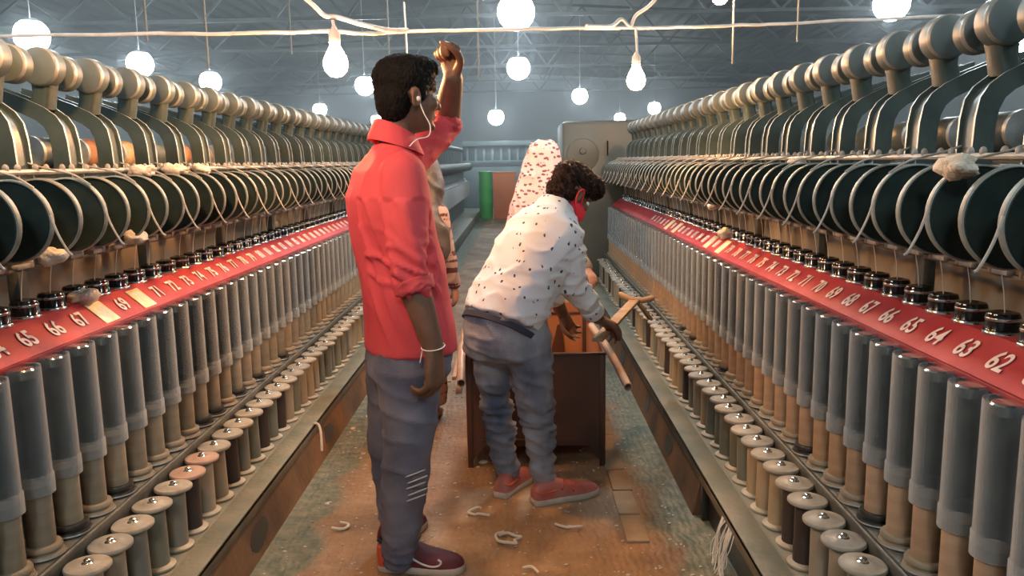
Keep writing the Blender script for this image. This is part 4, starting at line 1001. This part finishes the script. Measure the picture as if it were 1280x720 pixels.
g = MB(); g.sections([(X + U * .06, R * .22, F * .19), (X + U * .45, R * .20, F * .17), (X + U * .80, R * .18, F * .145), (X + U * 1.02, R * .165, F * .125), (X + U * 1.17, R * .19, F * .12), (X + U * 1.25, R * .09, F * .07)], 30)
g.limb([Rs, (Rs + Re) / 2, Re, Re * .08 + Rw * .92], [.07, .062, .050, .040]); g.limb([Ls, (Ls + Le) / 2, Le], [.07, .062, .052])
part('dress', remeshed(g, .012, 4, lambda p, n: .012 * (ridge(V((p.x * 10, p.y * 10, p.z * 2))) - .6)), M['kurta'], wo, None)
g = MB()
B_ = -F * .02
g.sections([(hc + U * .145 + B_, R * .015, F * .02), (hc + U * .136 + B_, R * .055, F * .06), (hc + U * .112 + B_, R * .09, F * .09), (hc + U * .07 + B_, R * .118, F * .11), (hc + U * .02 + B_, R * .130, F * .112), (hc - U * .08 + B_ * 2, R * .158, F * .105), (X + U * 1.22 + B_ * 2 - R * .02, R * .18, F * .115), (X + U * 1.10 + B_ * 2 - R * .03, R * .23, F * .135), (X + U * .96 + B_ * 2 - R * .03, R * .24, F * .150), (X + U * .80 + B_ * 2 - R * .03, R * .24, F * .158)], 36)
sc_ = remeshed(g, .009, 3, lambda p, n: .015 * (ridge(V((p.x * 13, p.y * 13, p.z * 3.5 + p.x * 5))) - .6))
# open the scarf at the face
fc = hc + F * .11 - U * .03
keep = [f for f in sc_.f if not all((V(sc_.v[i]) - fc).length < .088 for i in f)]
sc_.f = keep; sc_.m = [0] * len(keep)
part('headscarf', sc_, M['scarf'], wo, None)

# ---------------- woman in the dark shawl behind the standing man
az = radians(15); F = V((sin(az), cos(az), 0)); R = V((F.y, -F.x, 0))
wo = thing('person', 'woman in a dark shawl and striped dress behind the red-shirted man', 'person', (-.575, 4.25, 0), 'people in the aisle')
X = V((-.575, 4.25, 0)); hc = V((-.52, 4.27, 1.38))
b = MB(); head(b, hc, F, U, R, .93)
b.limb([X + U * 1.18, X + U * 1.28, hc - U * .06], [.05, .048, .05])
b.sections([(X + U * .75, R * .15, F * .11), (X + U * .95, R * .13, F * .10), (X + U * 1.08, R * .165, F * .11), (X + U * 1.17, R * .15, F * .08), (X + U * 1.22, R * .07, F * .05)])
for s_ in (-1, 1):
    Sh = X + R * s_ * .16 + U * 1.13; El = X + R * s_ * .19 + U * .90 + F * .03; Wr = El + F * .10 - U * .16
    b.limb([Sh, (Sh + El) / 2, El, (El + Wr) / 2, Wr], [.045, .042, .037, .034, .025]); hand(b, Wr, F * .3 - U, -R * s_, s_, .5, .95)
    a_ = X + R * s_ * .075; b.limb([a_ + U * .78, a_ + U * .42, a_ + U * .05], [.075, .05, .034]); b.limb([a_ + U * .035 - F * .05, a_ + U * .035 + F * .07, a_ + U * .022 + F * .15], [.033, .034, .022])
part('body', remeshed(b, .0075, 4), M['skin3'], wo)
eyes(wo, hc, F, U, R, .93)
g = MB(); g.sections([(X + U * .10, R * .17, F * .125), (X + U * .45, R * .175, F * .13), (X + U * .80, R * .18, F * .14), (X + U * 1.0, R * .165, F * .135), (X + U * 1.13, R * .18, F * .12), (X + U * 1.21, R * .09, F * .07)], 30)
for s_ in (-1, 1):
    Sh = X + R * s_ * .16 + U * 1.13; El = X + R * s_ * .19 + U * .90 + F * .03; Wr = El + F * .10 - U * .16
    g.limb([Sh, (Sh + El) / 2, El, El * .1 + Wr * .9], [.065, .058, .05, .046])
part('dress', remeshed(g, .012, 4, lambda p, n: .010 * (ridge(V((p.x * 10, p.y * 10, p.z * 2))) - .6)), M['dress'], wo, None)
g = MB(); B_ = -F * .015
g.sections([(hc + U * .128 + B_, R * .02, F * .03), (hc + U * .118 + B_, R * .062, F * .075), (hc + U * .085 + B_, R * .092, F * .108), (hc + U * .02 + B_, R * .104, F * .112), (hc - U * .08, R * .125, F * .11), (X + U * 1.18, R * .18, F * .145), (X + U * 1.06, R * .225, F * .165), (X + U * .97, R * .225, F * .165), (X + U * .90, R * .215, F * .15)], 36)
sc_ = remeshed(g, .009, 3, lambda p, n: .012 * (ridge(V((p.x * 6, p.y * 6, p.z * 9 + p.x * 6))) - .5))
fc = hc + F * .11 - U * .03
sc_.f = [f for f in sc_.f if not all((V(sc_.v[i]) - fc).length < .085 for i in f)]; sc_.m = [0] * len(sc_.f)
part('shawl', sc_, M['shawl'], wo, None)
# ------------------------------------------------------------------ world and colour management
w = bpy.data.worlds.new('world'); sc.world = w; w.use_nodes = True
w.node_tree.nodes['Background'].inputs[0].default_value = (.55, .62, .66, 1); w.node_tree.nodes['Background'].inputs[1].default_value = .3
vs = sc.view_settings; vs.view_transform = 'Standard'; vs.look = 'None'; vs.gamma = 1; vs.use_curve_mapping = False; vs.exposure = .12
sc.cycles.use_denoising = True; sc.cycles.transparent_max_bounces = 24; sc.cycles.max_bounces = 8
sc.cycles.sample_clamp_indirect = 6
